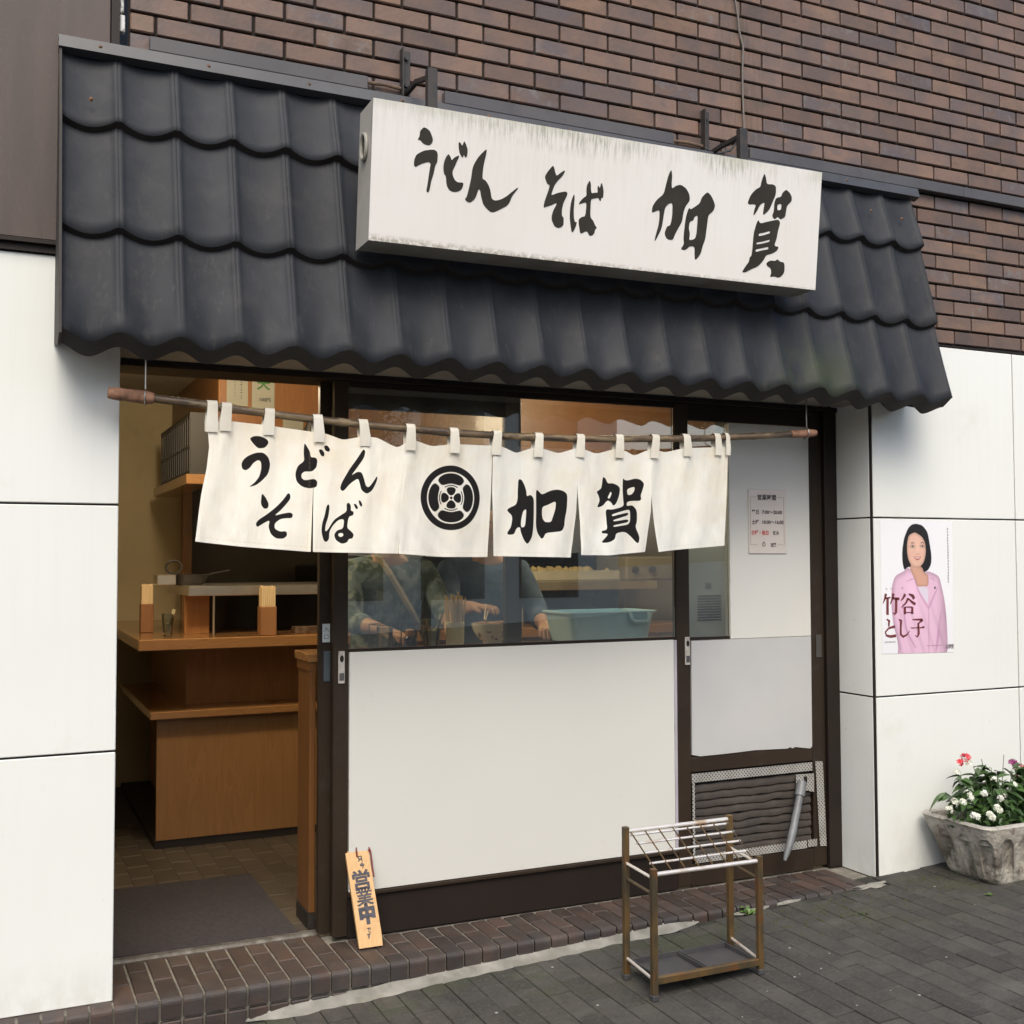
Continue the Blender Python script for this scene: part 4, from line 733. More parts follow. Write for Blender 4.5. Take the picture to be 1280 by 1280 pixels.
TOPL = [(.16, 1.868), (.233, 1.878), (.358, 1.869), (.523, 1.853), (.565, 1.85), (.625, 1.83), (.694, 1.845), (.749, 1.844), (.832, 1.81), (.871, 1.841), (.899, 1.839), (.957, 1.821), (1.043, 1.834), (1.183, 1.833), (1.228, 1.832), (1.29, 1.809), (1.353, 1.831), (1.4, 1.831), (1.467, 1.815), (1.536, 1.836), (1.578, 1.835), (1.63, 1.819), (1.705, 1.84), (1.748, 1.839), (1.798, 1.817), (1.86, 1.843), (1.905, 1.845), (1.942, 1.837), (2.021, 1.855), (2.059, 1.859), (2.179, 1.866), (2.238, 1.869)]
BOTL = [(.125, 1.476), (.272, 1.46), (.508, 1.442), (.657, 1.439), (.827, 1.436), (1.0, 1.424), (1.179, 1.424), (1.198, 1.427), (1.351, 1.424), (1.52, 1.421), (1.544, 1.43), (1.677, 1.429), (1.842, 1.442), (1.901, 1.442), (2.043, 1.454), (2.225, 1.468)]
_xs = np.linspace(TOPL[0][0], TOPL[-1][0], 420); _zs = np.interp(_xs, [p[0] for p in TOPL], [p[1] for p in TOPL])
_k = np.hanning(11); _k /= _k.sum(); _zz = np.convolve(np.pad(_zs, 5, mode='edge'), _k, 'valid')
TOPL = list(zip(_xs.tolist(), _zz.tolist()))
EDGES = [  # per flap: left edge, right edge as (z, x) lists from bottom up
    ([(1.44, .124), (1.476, .127), (1.55, .135), (1.628, .144), (1.718, .161), (1.787, .168), (1.88, .160)], [(1.44, .5105), (1.688, .518), (1.70, .5188), (1.88, .5195)]),
    ([(1.44, .5125), (1.688, .5195), (1.70, .5188), (1.88, .5195)], [(1.43, .826), (1.60, .842), (1.72, .855), (1.88, .870)]),
    ([(1.43, .826), (1.60, .842), (1.72, .855), (1.88, .870)], [(1.42, 1.179), (1.59, 1.187), (1.66, 1.1888), (1.88, 1.189)]),
    ([(1.42, 1.198), (1.589, 1.192), (1.66, 1.1888), (1.88, 1.189)], [(1.42, 1.519), (1.60, 1.537), (1.716, 1.540), (1.88, 1.545)]),
    ([(1.42, 1.545), (1.594, 1.5425), (1.66, 1.540), (1.716, 1.540), (1.88, 1.545)], [(1.44, 1.845), (1.599, 1.868), (1.70, 1.870), (1.88, 1.872)]),
    ([(1.44, 1.902), (1.568, 1.884), (1.662, 1.874), (1.70, 1.870), (1.88, 1.872)], [(1.46, 2.226), (1.735, 2.236), (1.88, 2.238)])]
TABX = [.175, .219, .362, .535, .699, .868, 1.036, 1.200, 1.372, 1.550, 1.722, 1.884, 2.036, 2.185, 2.232]
def fold(x, z, fi):
    h = max(0.0, min(1.0, (1.87 - z) / .42)); y = 0.0
    for tx in TABX:                                # gathers fanning out below each tab
        d = (x - tx) / (.018 + .05 * h); y -= .014 * math.exp(-d * d) * (1 - h) ** 1.5
    y += (.0060 * math.sin(x * 19 + z * 5 + fi * 1.3) + .0040 * math.sin(x * 43 - z * 9 + 2 * fi) + .0009 * math.sin(x * 88 + z * 21)) * (.35 + .65 * h)
    y += .0010 * math.sin((x * 75 + z * 70)) * h * h * (.5 + .5 * math.sin(x * 9)) + .012 * h * math.sin(x * 6.3 + 1.0)
    L_, R__ = EDGES[fi]; xl = pl(L_, z); xr = pl(R__, z)
    if z < 1.68:
        k = (1.68 - z) / .25
        y += -.010 * k * math.exp(-((x - xl) / .03) ** 2) + .008 * k * math.exp(-((x - xr) / .03) ** 2)
    return y
INK_P = [[smooth_ring(r, 2) for r in polys] for polys in NOREN_GLYPHS]
def sdf_rings(P, rings):
    """signed distance, positive inside (even-odd over the rings)"""
    d = np.full(len(P), 1e9); ins = np.zeros(len(P), bool)
    for r in rings:
        A = np.array(r); B = np.roll(A, -1, 0)
        for a, b_ in zip(A, B):
            e = b_ - a; wv = P - a; t = np.clip((wv @ e) / (e @ e + 1e-12), 0, 1)
            q = wv - t[:, None] * e; d = np.minimum(d, (q * q).sum(1))
            c = (a[1] > P[:, 1]) != (b_[1] > P[:, 1])
            if c.any():
                xi = (b_[0] - a[0]) * (P[:, 1] - a[1]) / (b_[1] - a[1] + 1e-12) + a[0]; ins ^= c & (P[:, 0] < xi)
    return np.where(ins, 1, -1) * np.sqrt(d)
def crest_sdf(P):
    C_ = np.array([1.0285, 1.6375]); Rr = .117; q = (P - C_) / Rr; r = np.hypot(q[:, 0], q[:, 1]); a = np.arctan2(q[:, 1], q[:, 0])
    ring = np.minimum(1 - r, r - .80)
    def petal(cx_, cy_, ux, uy, rl, rw, k):        # rounded fan: centre, outward direction
        s = (q[:, 0] - cx_) * ux + (q[:, 1] - cy_) * uy; t = (q[:, 0] - cx_) * -uy + (q[:, 1] - cy_) * ux
        return (1 - ((np.abs(s) / rl) ** k + (np.abs(t) / (rw * np.clip(1 + .30 * s / rl, .3, 2))) ** k) ** (1 / k)) * min(rl, rw)
    out = ring
    for an in (0, 90, 180, 270):
        ux, uy = math.cos(R(an)), math.sin(R(an))
        da = np.abs((a - R(an) + math.pi) % (2 * math.pi) - math.pi)
        big = (1 - ((np.abs(r - .598) / .162) ** 3.4 + (da / .715) ** 3.4) ** (1 / 3.4)) * .162
        sm = petal(.205 * ux, .205 * uy, ux, uy, .130, .145, 2.2)
        arc = np.minimum(.017 - np.abs(r - .385), .60 - np.abs((a - R(an) + math.pi) % (2 * math.pi) - math.pi))
        out = np.maximum(out, np.maximum(big, np.maximum(sm, arc)))
    out = np.maximum(out, .045 - r)
    return out * Rr
M_cloth = mat('noren_cotton', (.84, .84, .79), (.82, .81, .75), scale=3, rough=.9, bump=.0003, bscale=900, spec=.15)
N, L, bs = nodes_of(M_cloth)
_, s_ = npos(M_cloth)
mixin(M_cloth, nmath(M_cloth, 'MULTIPLY', nrange(M_cloth, nnoise(M_cloth, 5.5, None, None, 4), .45, .66), nrange(M_cloth, s_[2], 1.45, 1.86, .35, 1.0)), (.70, .57, .36), .40)
mixin(M_cloth, nmath(M_cloth, 'MULTIPLY', nrange(M_cloth, nnoise(M_cloth, 2.6), .42, .6), nrange(M_cloth, s_[0], 1.4, .3)), (.68, .58, .42), .18)
at = N.new('ShaderNodeAttribute'); at.attribute_name = 'ink'
mixin(M_cloth, nrange(M_cloth, at.outputs['Fac'], -.0007, .0007), (.009, .008, .009), .99)
at = N.new('ShaderNodeAttribute'); at.attribute_name = 'stitch'
mixin(M_cloth, at.outputs['Fac'], (.50, .40, .26), .30)
bw_ = N.new('ShaderNodeBump'); bw_.inputs['Distance'].default_value = .011; bw_.inputs['Strength'].default_value = .8
L.new(nnoise(M_cloth, 9, None, (2.2, 1, .8), 3, .5), bw_.inputs['Height'])
bo_ = [l.from_node for l in M_cloth.node_tree.links if l.to_node == bs and l.to_socket.name == 'Normal'][0]; L.new(bw_.outputs[0], bo_.inputs['Normal'])
trn = N.new('ShaderNodeBsdfTranslucent'); ms = N.new('ShaderNodeMixShader'); ms.inputs[0].default_value = .22
L.new(base_link(M_cloth), trn.inputs[0]); om = N['Material Output']; L.new(bs.outputs[0], ms.inputs[1]); L.new(trn.outputs[0], ms.inputs[2]); L.new(ms.outputs[0], om.inputs[0])
no = thing('shop_curtain', 'cream cotton noren curtain with black noodle shop lettering and round crest', 'curtain', (1.2, RY, 1.87))
for fi, (EL, ER) in enumerate(EDGES):
    wdt = abs(pl(ER, 1.6) - pl(EL, 1.6)); nu = max(10, int(wdt / .0032)); nv = 132
    zt_l, zt_r = pl(TOPL, pl(EL, 1.88)), pl(TOPL, pl(ER, 1.88))
    V = []; IK = []; ST_ = []
    for j in range(nv + 1):
        t = j / nv
        for i in range(nu + 1):
            s = i / nu
            xt = lerp(pl(EL, 1.88), pl(ER, 1.88), s); xb = lerp(pl(EL, 1.44), pl(ER, 1.44), s)
            ztp = pl(TOPL, xt); zbt = pl(BOTL, xb); z = lerp(ztp, zbt, t)
            x = lerp(pl(EL, z), pl(ER, z), s)
            V.append((x, RY + .002 + fold(x, z, fi), z))
            e = min((x - pl(EL, z)), (pl(ER, z) - x)) if fi in (0, 3, 4, 5) or True else 1
            hem = min(abs((z - zbt) - .016), abs(e - .014) if z < 1.72 or fi in (0, 5) else 1)
            ST_.append(max(0.0, 1 - hem / .0022) * (.6 + .4 * math.sin(x * 400 + z * 400)))
    P = np.array([(v[0], v[2]) for v in V]); ink = np.full(len(P), -1.0)
    x0, x1 = P[:, 0].min(), P[:, 0].max()
    for rings in INK_P:
        A = np.array(rings[0]); lo_, hi_ = A.min(0) - .004, A.max(0) + .004
        if hi_[0] < x0 or lo_[0] > x1: continue
        msk = ((P > lo_) & (P < hi_)).all(1)
        if msk.any(): ink[msk] = np.maximum(ink[msk], sdf_rings(P[msk], rings))
    if x0 < 1.15 and x1 > .9: ink = np.maximum(ink, np.where(np.hypot(P[:, 0] - 1.0285, P[:, 1] - 1.6375) < .13, crest_sdf(P), -1))
    F = [(j * (nu + 1) + i, (j + 1) * (nu + 1) + i, (j + 1) * (nu + 1) + i + 1, j * (nu + 1) + i + 1) for j in range(nv) for i in range(nu)]
    o = mesh('curtain_flap', V, F, M_cloth, no, smooth=False)
    o.data.polygons.foreach_set('use_smooth', [True] * len(F))
    at_ = o.data.attributes.new('ink', 'FLOAT', 'POINT'); at_.data.foreach_set('value', ink.astype(np.float32))
    at_ = o.data.attributes.new('stitch', 'FLOAT', 'POINT'); at_.data.foreach_set('value', np.array(ST_, np.float32))
M_tab = mat('noren_tab', (.70, .67, .59), (.64, .60, .51), scale=12, rough=.9, bump=.0004, bscale=700, spec=.15)
rs = random.Random(12)
for i, tx in enumerate(TABX):
    zr = pl(ROD, tx); zt_ = pl(TOPL, min(2.23, max(.165, tx))); hw = .0175 if i < 13 else (.015 if i == 13 else .010)
    ln = rs.uniform(-.006, .010) if i < 13 else -.004; P = []
    rr = .0185
    path = [(tx + ln * 0, RY - .0145 + fold(tx, zt_ - .03, 0) * .3 - .001, zt_ - .036)]
    path = [(0, RY - .009 + fold(tx, zt_, 0) * .5, zt_ - .034), (0, RY - .012 + fold(tx, zt_, 0) * .5, zt_ + .0)]
    path += [(0, RY - rr * math.cos(a), zr + rr * math.sin(a)) for a in [k * .35 for k in range(10)]]
    path += [(0, RY + .012, zt_ + .0), (0, RY + .010, zt_ - .03)]
    V = []; F = []; n = len(path)
    for k, (dx, y, z) in enumerate(path):
        sh = ln * max(0, min(1, (z - zt_) / .05)); w_ = hw * (1.08 if k < 2 or k > n - 3 else .94)
        for s in (-1, -.33, .33, 1): V.append((tx + sh + s * w_, y - .0015 * (1 - s * s), z))
    for k in range(n - 1):
        for q in range(3): a = k * 4 + q; F.append((a, a + 1, a + 5, a + 4))
    o = mesh('tab_loop', V, F, M_tab, no, smooth=True)

# ------------------------------------------------------------------ door frame, window and leaves
fr = thing('door_frame', 'dark brown metal frame around the sliding doors', 'frame', (1.5, .28, 0))
MB().box(-.10, 3.098, .215, .40, 2.095, 2.1165, bev=.002).build('head', M_bdark, fr)
MB().box(3.024, 3.097, .225, .40, 0, 2.094, bev=.002).build('jamb', M_bdark, fr)
MB().box(-.10, -.078, .29, .40, 0, 2.094).build('jamb', M_bframe, fr)
M_alu = mat('worn_aluminium', (.42, .40, .37), (.25, .23, .2), scale=30, rough=.38, metal=.8)
o = MB().box(-.09, .668, .345, .352, -.004, .010).box(-.09, .668, .362, .369, -.004, .010).box(-.09, .668, .332, .40, -.008, .0015).build('threshold_rail', M_alu, fr)
M_pb = mat('beige_board', (.59, .585, .545), (.57, .565, .525), scale=1.2, rough=.42, grime=((.42, .37, .30), 11, .64, .82, .35))
M_gb = mat('grey_white_board', (.47, .465, .455), (.42, .42, .42), scale=2, rough=.45, grime=((.40, .37, .33), 12, .64, .8, .3))
M_wb = mat('white_board', (.60, .59, .55), (.55, .55, .53), scale=1.5, rough=.35, coat=.3)
M_gl = glass('window_glass', (.95, .97, .95), 2.0, veil=.04)
M_lock = mat('satin_lock', (.58, .55, .50), (.36, .33, .28), scale=30, rough=.4, metal=.4)
def lock(parent, x, z0, z1, y, m=None):
    lk = MB().box(x - .0125, x + .0125, y - .008, y, z0, z1, bev=.0025).build('door_pull', m or M_lock, parent)
    zc = z1 - .028
    MB().lathe([(.0, 0), (.008, 0), (.0085, .004)], n=14).build('tmp', M_bdark) if False else None
    V = [(x + .0075 * math.cos(a) , y - .0088, zc + .013 * math.sin(a)) for a in [i * math.pi / 8 for i in range(16)]]
    mesh('keyhole', V, [tuple(range(16))], M_bdark, lk)
    MB().box(x - .009, x + .009, y - .0092, y - .0082, z0 + .012, z0 + .040).build('finger_recess', M_trim, lk)
# middle leaf with window and beige board
mid = thing('window_leaf', 'wide middle door leaf with window above a large beige board', 'door', (1.48, .25, 0))
y0 = .238
MB().box(.692, .748, y0, y0 + .032, .012, 2.094, bev=.002).build('stile', M_bframe, mid)
MB().box(2.213, 2.281, y0, y0 + .032, .012, 2.094, bev=.002).build('stile', M_bframe, mid)
MB().box(.749, 2.212, y0 + .002, y0 + .030, .002, .155, bev=.002).build('bottom_rail', M_bdark, mid)
MB().box(.749, 2.212, y0 - .012, y0 + .030, .156, .170, bev=.002).build('drip_rail', M_bframe, mid)
MB().box(.749, 2.212, y0 + .004, y0 + .028, 1.066, 1.078).build('glazing_bead', M_bdark, mid)
MB().box(.749, 2.212, y0 + .004, y0 + .028, 2.074, 2.094).build('top_rail', M_bdark, mid)
MB().box(.753, 2.196, y0 - .004, y0 + .020, .172, 1.066, bev=.0015).build('kick_board', M_pb, mid)
MB().box(2.197, 2.211, y0 - .0045, y0 + .018, .172, 1.064, bev=.001).build('board_edge', mat('board_edge', (.40, .38, .42), rough=.5), mid)
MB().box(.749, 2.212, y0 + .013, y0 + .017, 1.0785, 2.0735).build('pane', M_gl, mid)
lock(mid, .7215, .950, 1.072, y0)
# inner leaf parked behind it
inn = thing('sliding_door', 'open glass sliding leaf parked behind the middle window with a blue entrance sticker', 'door', (1.05, .33, 0))
y1 = .305
MB().box(.655, .703, y1, y1 + .032, .012, 2.094, bev=.002).build('stile', M_bframe, inn)
MB().box(1.434, 1.506, y1, y1 + .032, .012, 2.094, bev=.002).build('stile', mat('bronze_stile', (.085, .065, .048), rough=.4), inn)
MB().box(.704, 1.433, y1, y1 + .032, 2.002, 2.094, bev=.002).build('top_rail', M_bframe, inn)
MB().box(.704, 1.433, y1, y1 + .032, .012, .18, bev=.002).build('bottom_rail', M_bframe, inn)
MB().box(.704, 1.433, y1 + .012, y1 + .016, .181, 2.001).build('pane', glass('inner_glass', (.97, .98, .97), .35), inn)
M_lbl = mat('sticker_blue_white', (.50, .56, .60), rough=.5)
st_ = MB().box(.667, .696, y1 - .0022, y1 - .0002, 1.102, 1.172).build('entrance_sticker', M_lbl, inn)
M_txt = mat('print_black', (.03, .03, .035), rough=.6)
text_mb('入', .022, .6815, 1.152, y1 - .0030).build('character', M_txt, st_); text_mb('口', .022, .6815, 1.122, y1 - .0030).build('character', M_txt, st_)
MB().box(.672, .698, y1 - .005, y1 - .0002, .953, 1.069, bev=.003).build('door_pull', mat('blue_grey_pull', (.075, .095, .11), rough=.35), inn)
# right leaf
rl = thing('right_leaf', 'right door leaf with white boards above a louvred vent', 'door', (2.65, .25, 0))
y2 = .243
MB().box(2.948, 3.022, y2, y2 + .032, .012, 2.094, bev=.002).build('stile', M_bframe, rl)
MB().box(2.283, 2.947, y2, y2 + .030, 2.024, 2.094).build('top_rail', M_bdark, rl)
MB().box(2.283, 2.947, y2, y2 + .030, .490, .556, bev=.002).build('lock_rail', M_bframe, rl)
MB().box(2.283, 2.947, y2, y2 + .030, .004, .094, bev=.002).build('bottom_rail', M_bframe, rl)
MB().box(2.283, 2.497, y2 + .002, y2 + .026, 1.060, 1.072).build('glazing_bead', M_bdark, rl)
mbx = MB(); P = [(2.288, .566), (2.33, .557), (2.45, .558), (2.62, .562), (2.80, .556), (2.815, .561), (2.83, .555), (2.845, .560), (2.93, .547), (2.9415, .556), (2.9435, 1.058), (2.289, 1.058)]
mbx.prism(P, (), y2 - .004, y2 + .006); mbx.build('lower_board', M_gb, rl)
MB().box(2.499, 2.9455, y2 - .003, y2 + .010, 1.0595, 2.0215, bev=.0015).build('upper_board', M_wb, rl)
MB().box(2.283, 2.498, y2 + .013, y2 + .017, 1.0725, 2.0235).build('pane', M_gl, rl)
lock(rl, 2.2650, .955, 1.076, y0); 
MB().box(2.974, 3.006, y2 - .004, y2 - .0002, .958, 1.064, bev=.003).build('door_pull', mat('dark_pull', (.06, .055, .05), rough=.4), rl)
# vent
M_louv = mat('dark_louver', (.040, .030, .023), (.026, .020, .016), scale=8, rough=.7, grime=((.07, .062, .05), 16, .5, .75, .7))
M_perf = mat('perforated_tape', (.46, .45, .42), (.34, .33, .30), scale=12, rough=.45, metal=.25)
_, s_ = npos(M_perf)
a_ = nmath(M_perf, 'SINE', nmath(M_perf, 'MULTIPLY', s_[0], 2 * math.pi / .017)); c_ = nmath(M_perf, 'SINE', nmath(M_perf, 'MULTIPLY', s_[2], 2 * math.pi / .017))
mixin(M_perf, nrange(M_perf, nmath(M_perf, 'MULTIPLY', a_, c_), .12, .38), (.06, .055, .05), .9)
vt = thing('wall_vent', 'dark louvred vent framed in perforated metal tape low in the right door leaf', 'vent', (2.65, .25, .28))
MB().box(2.284, 2.946, .262, .30, .0945, .4895).build('back_plate', M_bdark, vt)
rs = random.Random(4)
for k in range(9):
    z = .135 + k * .0345; xr_ = 2.84 if k > 4 else 2.93; n = 40; V = []; F = []
    prof = [(.006, -.013), (.0, -.008), (.0, .006), (.005, .015), (.009, .0215)]; ph = rs.uniform(0, 6)
    for i in range(n + 1):
        x = lerp(2.300, 2.935, i / n); wob = .0014 * math.sin(x * 19 + ph) + .0014 * math.sin(x * 61 + ph * 2) + (.003 * math.sin(x * 35 + k) if x > 2.5 and k in (3, 4, 6) else 0)
        for (yy, zz) in prof: V.append((x, .2455 + yy, z + zz + wob))
    for i in range(n):
        for q in range(4): a = i * 5 + q; F.append((a, a + 5, a + 6, a + 1))
    mesh('slat', V, F, M_louv, vt, smooth=True)
MB().box(2.286, 2.941, .2395, .2412, .446, .484).build('tape', M_perf, vt)
MB().box(2.288, 2.300, .2395, .2412, .135, .4445).build('tape', M_perf, vt)
MB().box(2.300, 2.905, .2395, .2412, .100, .1345).build('tape', M_perf, vt)
MB().box(2.910, 2.962, .2385, .2400, .103, .1355).build('tape', M_perf, vt)
V_ = [(2.955, .2370, .486), (3.000, .2370, .484), (3.016, .2370, .098), (2.978, .2370, .102)]
mb = MB(); mb.prism([(2.978, .102), (3.016, .098), (3.000, .484), (2.957, .486)], (), .2372, .2388); mb.build('tape', M_perf, vt)
mb = MB(); mb.prism([(2.842, .326), (2.858, .372), (2.944, .350), (2.944, .434), (2.842, .437)], ([(2.885, .395), (2.905, .395), (2.905, .425), (2.885, .425)],), .2325, .2338); mb.build('bracket_plate', M_perf, vt)
M_pvc = mat('grey_pvc', (.16, .17, .175), (.11, .115, .12), scale=16, rough=.45)
o = thing('drain_pipe', 'grey plastic drain pipe slanting down out of the vent onto the brick step', 'pipe', (2.85, .2, .35))
MB().tube([(2.868, .225, .405), (2.853, .215, .372), (2.838, .205, .345)], [.0215, .0225, .0225], 18).build('socket', M_pvc, o, smooth=True)
MB().tube([(2.842, .207, .352), (2.765, .165, .205)], .0165, 18).build('tube', M_pvc, o, smooth=True)
MB().tube([(2.768, .167, .210), (2.735, .150, .155), (2.712, .142, .120), (2.698, .138, .092)], [.0175, .0165, .0125, .0065], 18).build('spout', M_pvc, o, smooth=True)

# hours plaque on the upper board
hp = thing('opening_hours_sign', 'small white opening hours plaque on the upper white board of the right leaf', 'sign', (2.70, .235, 1.58))
py_ = .2345
M_plq = mat('plaque_plastic', (.60, .55, .51), (.57, .52, .48), rough=.35, coat=.3)
MB().box(2.598, 2.810, py_, .2395, 1.436, 1.727, bev=.003).build('plate', M_plq, hp)
M_pk = mat('plaque_line', (.25, .20, .19), rough=.6); b = MB(); yy = py_ - .0006
def fline(x0, x1, z0, z1): b.box(x0, x1, yy, py_ - .0001, z0, z1)
fline(2.607, 2.640, 1.691, 1.6925); fline(2.758, 2.795, 1.691, 1.6925); fline(2.607, 2.6085, 1.476, 1.691); fline(2.7935, 2.795, 1.476, 1.691); fline(2.6085, 2.645, 1.476, 1.4775); fline(2.755, 2.7935, 1.476, 1.4775)
b.build('border_line', M_pk, hp)
ty = py_ - .0010; b = MB(); M_plp = mat('plaque_print', (.06, .04, .04), rough=.5)
for s, sz, cx, cz, wd in (('営業時間', .027, 2.699, 1.691, .104), ('平日', .022, 2.634, 1.624, .038), ('7:00〜20:00', .022, 2.728, 1.624, .112), ('土曜', .022, 2.634, 1.579, .038), ('10:00〜16:00', .022, 2.732, 1.579, .118), ('休み', .021, 2.748, 1.531, .034), ('加賀', .019, 2.733, 1.4765, .032)):
    text_mb(s, sz, cx, cz, ty, bold=.0006, width=wd).build('text_line', M_plp, hp)
b.prism([(2.672, 1.470), (2.688, 1.470), (2.688, 1.484), (2.680, 1.491), (2.672, 1.484)], [[(2.675, 1.473), (2.685, 1.473), (2.685, 1.482), (2.680, 1.4865), (2.675, 1.482)]], ty, ty + .0004)
b.build('house_mark', M_plp, hp)
t = text_mb('日曜・祝日', .022, 2.660, 1.531, ty, bold=.0006, width=.092); t.build('text_line', mat('plaque_red', (.55, .05, .05), rough=.5), hp)

# ------------------------------------------------------------------ election poster
po = thing('poster', 'paper poster of a woman in a pink jacket on the right white wall', 'poster', (3.35, 0, 1.3))
FX = dict(eyeL=(3.333, 1.467), eyeR=(3.393, 1.468), nose=(3.363, 1.435), mouth=(3.362, 1.414), cheekL=(3.321, 1.435), cheekR=(3.399, 1.436), chin=(3.355, 1.376))
# the printed photograph: a fine grid whose corners carry the ink colours
def hx(x0, x1, z0, z1): return np.array([x0, z0]), np.array([x1, z1])
nx_p, nz_p = 215, 290; SH = POSTER_SHAPES
cx_ = [SH['paper'][0][k] for k in range(4)]                # tl, tr, br, bl
V = []; F = []
for j in range(nz_p + 1):
    for i in range(nx_p + 1):
        u, v_ = i / nx_p, j / nz_p
        V.append((lerp(lerp(cx_[0][0], cx_[1][0], u), lerp(cx_[3][0], cx_[2][0], u), v_), -.0012 - .0006 * math.sin(u * 3.1) * math.sin(v_ * 9), lerp(lerp(cx_[0][1], cx_[1][1], u), lerp(cx_[3][1], cx_[2][1], u), v_)))
for j in range(nz_p):
    for i in range(nx_p): a = j * (nx_p + 1) + i; F.append((a, a + nx_p + 1, a + nx_p + 2, a + 1))
PP = np.array([(v[0], v[2]) for v in V]); img = np.ones((len(PP), 3)) * np.array([.90, .90, .91])
def sm_(x, a, b_): t = np.clip((x - a) / (b_ - a), 0, 1); return t * t * (3 - 2 * t)
def lay(c, al): 
    global img
    c = np.asarray(c, float); img = img * (1 - al[:, None]) + (c if c.ndim == 2 else c[None]) * al[:, None]
def gs(cx, cz, sx, sz): return np.exp(-((PP[:, 0] - cx) / sx) ** 2 - ((PP[:, 1] - cz) / sz) ** 2)
def shp(k, q=0): return sdf_rings(PP, [smooth_ring(SH[k][q], 2)])
rs_ = np.random.RandomState(4)
def streak(sc, st): return np.sin(PP[:, 0] * sc + 3 * np.sin(PP[:, 1] * st)) * .5 + .5
img *= (1 - .05 * sm_(PP[:, 1], 1.3, 1.0))[:, None]
d = shp('hair'); lay([.016, .012, .013], sm_(d, -.0012, .0012)); lay([.11, .075, .065], .5 * sm_(d, .003, .012) * gs(3.325, 1.545, .018, .018) * streak(900, 60)); lay([.09, .06, .05], .5 * sm_(d, .0, .008) * gs(3.40, 1.45, .010, .05) * streak(1400, 40))
SH['jacket'][0] = [(a, c - .03 if c < .998 else c) for a, c in SH['jacket'][0]]
d = shp('jacket'); sh_ = .70 + .30 * sm_(d, -.002, .030); fold_ = 1 - .10 * sm_(np.sin(PP[:, 0] * 95 + PP[:, 1] * 38), .2, 1) * sm_(PP[:, 1], 1.32, 1.1)
jc = np.array([.80, .55, .68])[None] * (sh_ * fold_)[:, None] + np.array([.0, -.03, .0])[None] * (1 - sh_)[:, None]
jc = jc * (1 + .12 * gs(3.33, 1.25, .05, .12))[:, None] * (1 - .22 * gs(3.505, 1.08, .025, .14))[:, None]
lay(jc, sm_(d, -.0012, .0012))
d = shp('skin', 0); lay(np.array([.70, .42, .31])[None] * (.80 + .2 * sm_(d, 0, .018))[:, None] * (1 - .35 * gs(3.37, 1.415, .03, .012))[:, None], sm_(d, -.0012, .0012))
d = shp('shirt'); lay([.76, .70, .78], sm_(d, -.0015, .0015))
for q in range(len(SH['seam'])):
    d = shp('seam', q); lay([.50, .25, .42], .55 * sm_(d, -.0035, .0015))
d = shp('skin', 1); fc = np.array([.80, .53, .41])[None] * (.78 + .22 * sm_(d, 0, .016))[:, None]
fc = fc * (1 + .10 * gs(FX['nose'][0], FX['nose'][1] + .03, .010, .035))[:, None]
lay(fc, sm_(d, -.0012, .0012)); inside_ = sm_(d, 0, .004)
for k in ('cheekL', 'cheekR'): lay([.80, .42, .36], .35 * gs(*FX[k], .013, .012) * inside_)
lay([.45, .22, .15], .6 * gs(FX['nose'][0], FX['nose'][1] - .002, .009, .0035)); lay([.50, .27, .2], .30 * gs(FX['chin'][0], FX['chin'][1] - .001, .02, .004))
for k in ('eyeL', 'eyeR'):
    x, z = FX[k]; lay([.05, .03, .025], .95 * gs(x, z + .001, .0125, .0055)); lay([.52, .30, .22], .35 * gs(x, z + .004, .0125, .0075)); lay([.82, .78, .76], sm_(1 - ((PP[:, 0] - x) / .0085) ** 2 - ((PP[:, 1] - z) / .0030) ** 2, -.2, .4)); lay([.02, .012, .012], sm_(1 - ((PP[:, 0] - x) / .0036) ** 2 - ((PP[:, 1] - z) / .0034) ** 2, -.2, .3)); lay([.03, .02, .02], .9 * sm_(1 - ((PP[:, 0] - x) / .0100) ** 2 - ((PP[:, 1] - z - .0030 + .00004 * 0) / .0013) ** 2, -.2, .4))
    lay([.05, .03, .025], .9 * sm_(1 - ((PP[:, 0] - x) / .0125) ** 2 - ((PP[:, 1] - z - .0155 - .002 * np.cos((PP[:, 0] - x) * 160)) / .0024) ** 2, -.3, .5))
x, z = FX['mouth']; cur = ((PP[:, 0] - x) / .019) ** 2 * .007
lay([.50, .11, .11], sm_(1 - ((PP[:, 0] - x) / .0210) ** 2 - ((PP[:, 1] - z - cur + .001) / .0078) ** 2, -.15, .3)); lay([.9, .86, .84], sm_(1 - ((PP[:, 0] - x) / .0165) ** 2 - ((PP[:, 1] - z - cur - .0006) / .0024) ** 2, -.2, .3))
d = shp('hair'); lay([.016, .012, .013], sm_(-shp('skin', 1), -.0005, .0012) * sm_(d, -.001, .001) * sm_(PP[:, 1], 1.43, 1.45))
d = shp('hair', len(SH['hair']) - 1); lay([.02, .02, .04], sm_(d, -.001, .001))
img = np.clip(img ** 1.12 * np.array([.88, .87, .89]) + rs_.normal(0, .006, (len(PP), 1)), 0, 1)
o = mesh('sheet', V, F, None, po) if False else None
M_post = mat('poster_print', (.7, .7, .7), rough=.38, coat=.15)
N, L, bs = nodes_of(M_post); at = N.new('ShaderNodeAttribute'); at.attribute_name = 'print'; L.new(at.outputs['Color'], bs.inputs['Base Color'])
o = mesh('printed_sheet', V, F, M_post, po, smooth=True)
ca = o.data.color_attributes.new('print', 'FLOAT_COLOR', 'POINT'); ca.data.foreach_set('color', np.hstack([img, np.ones((len(PP), 1))]).astype(np.float32).ravel())
b = MB()
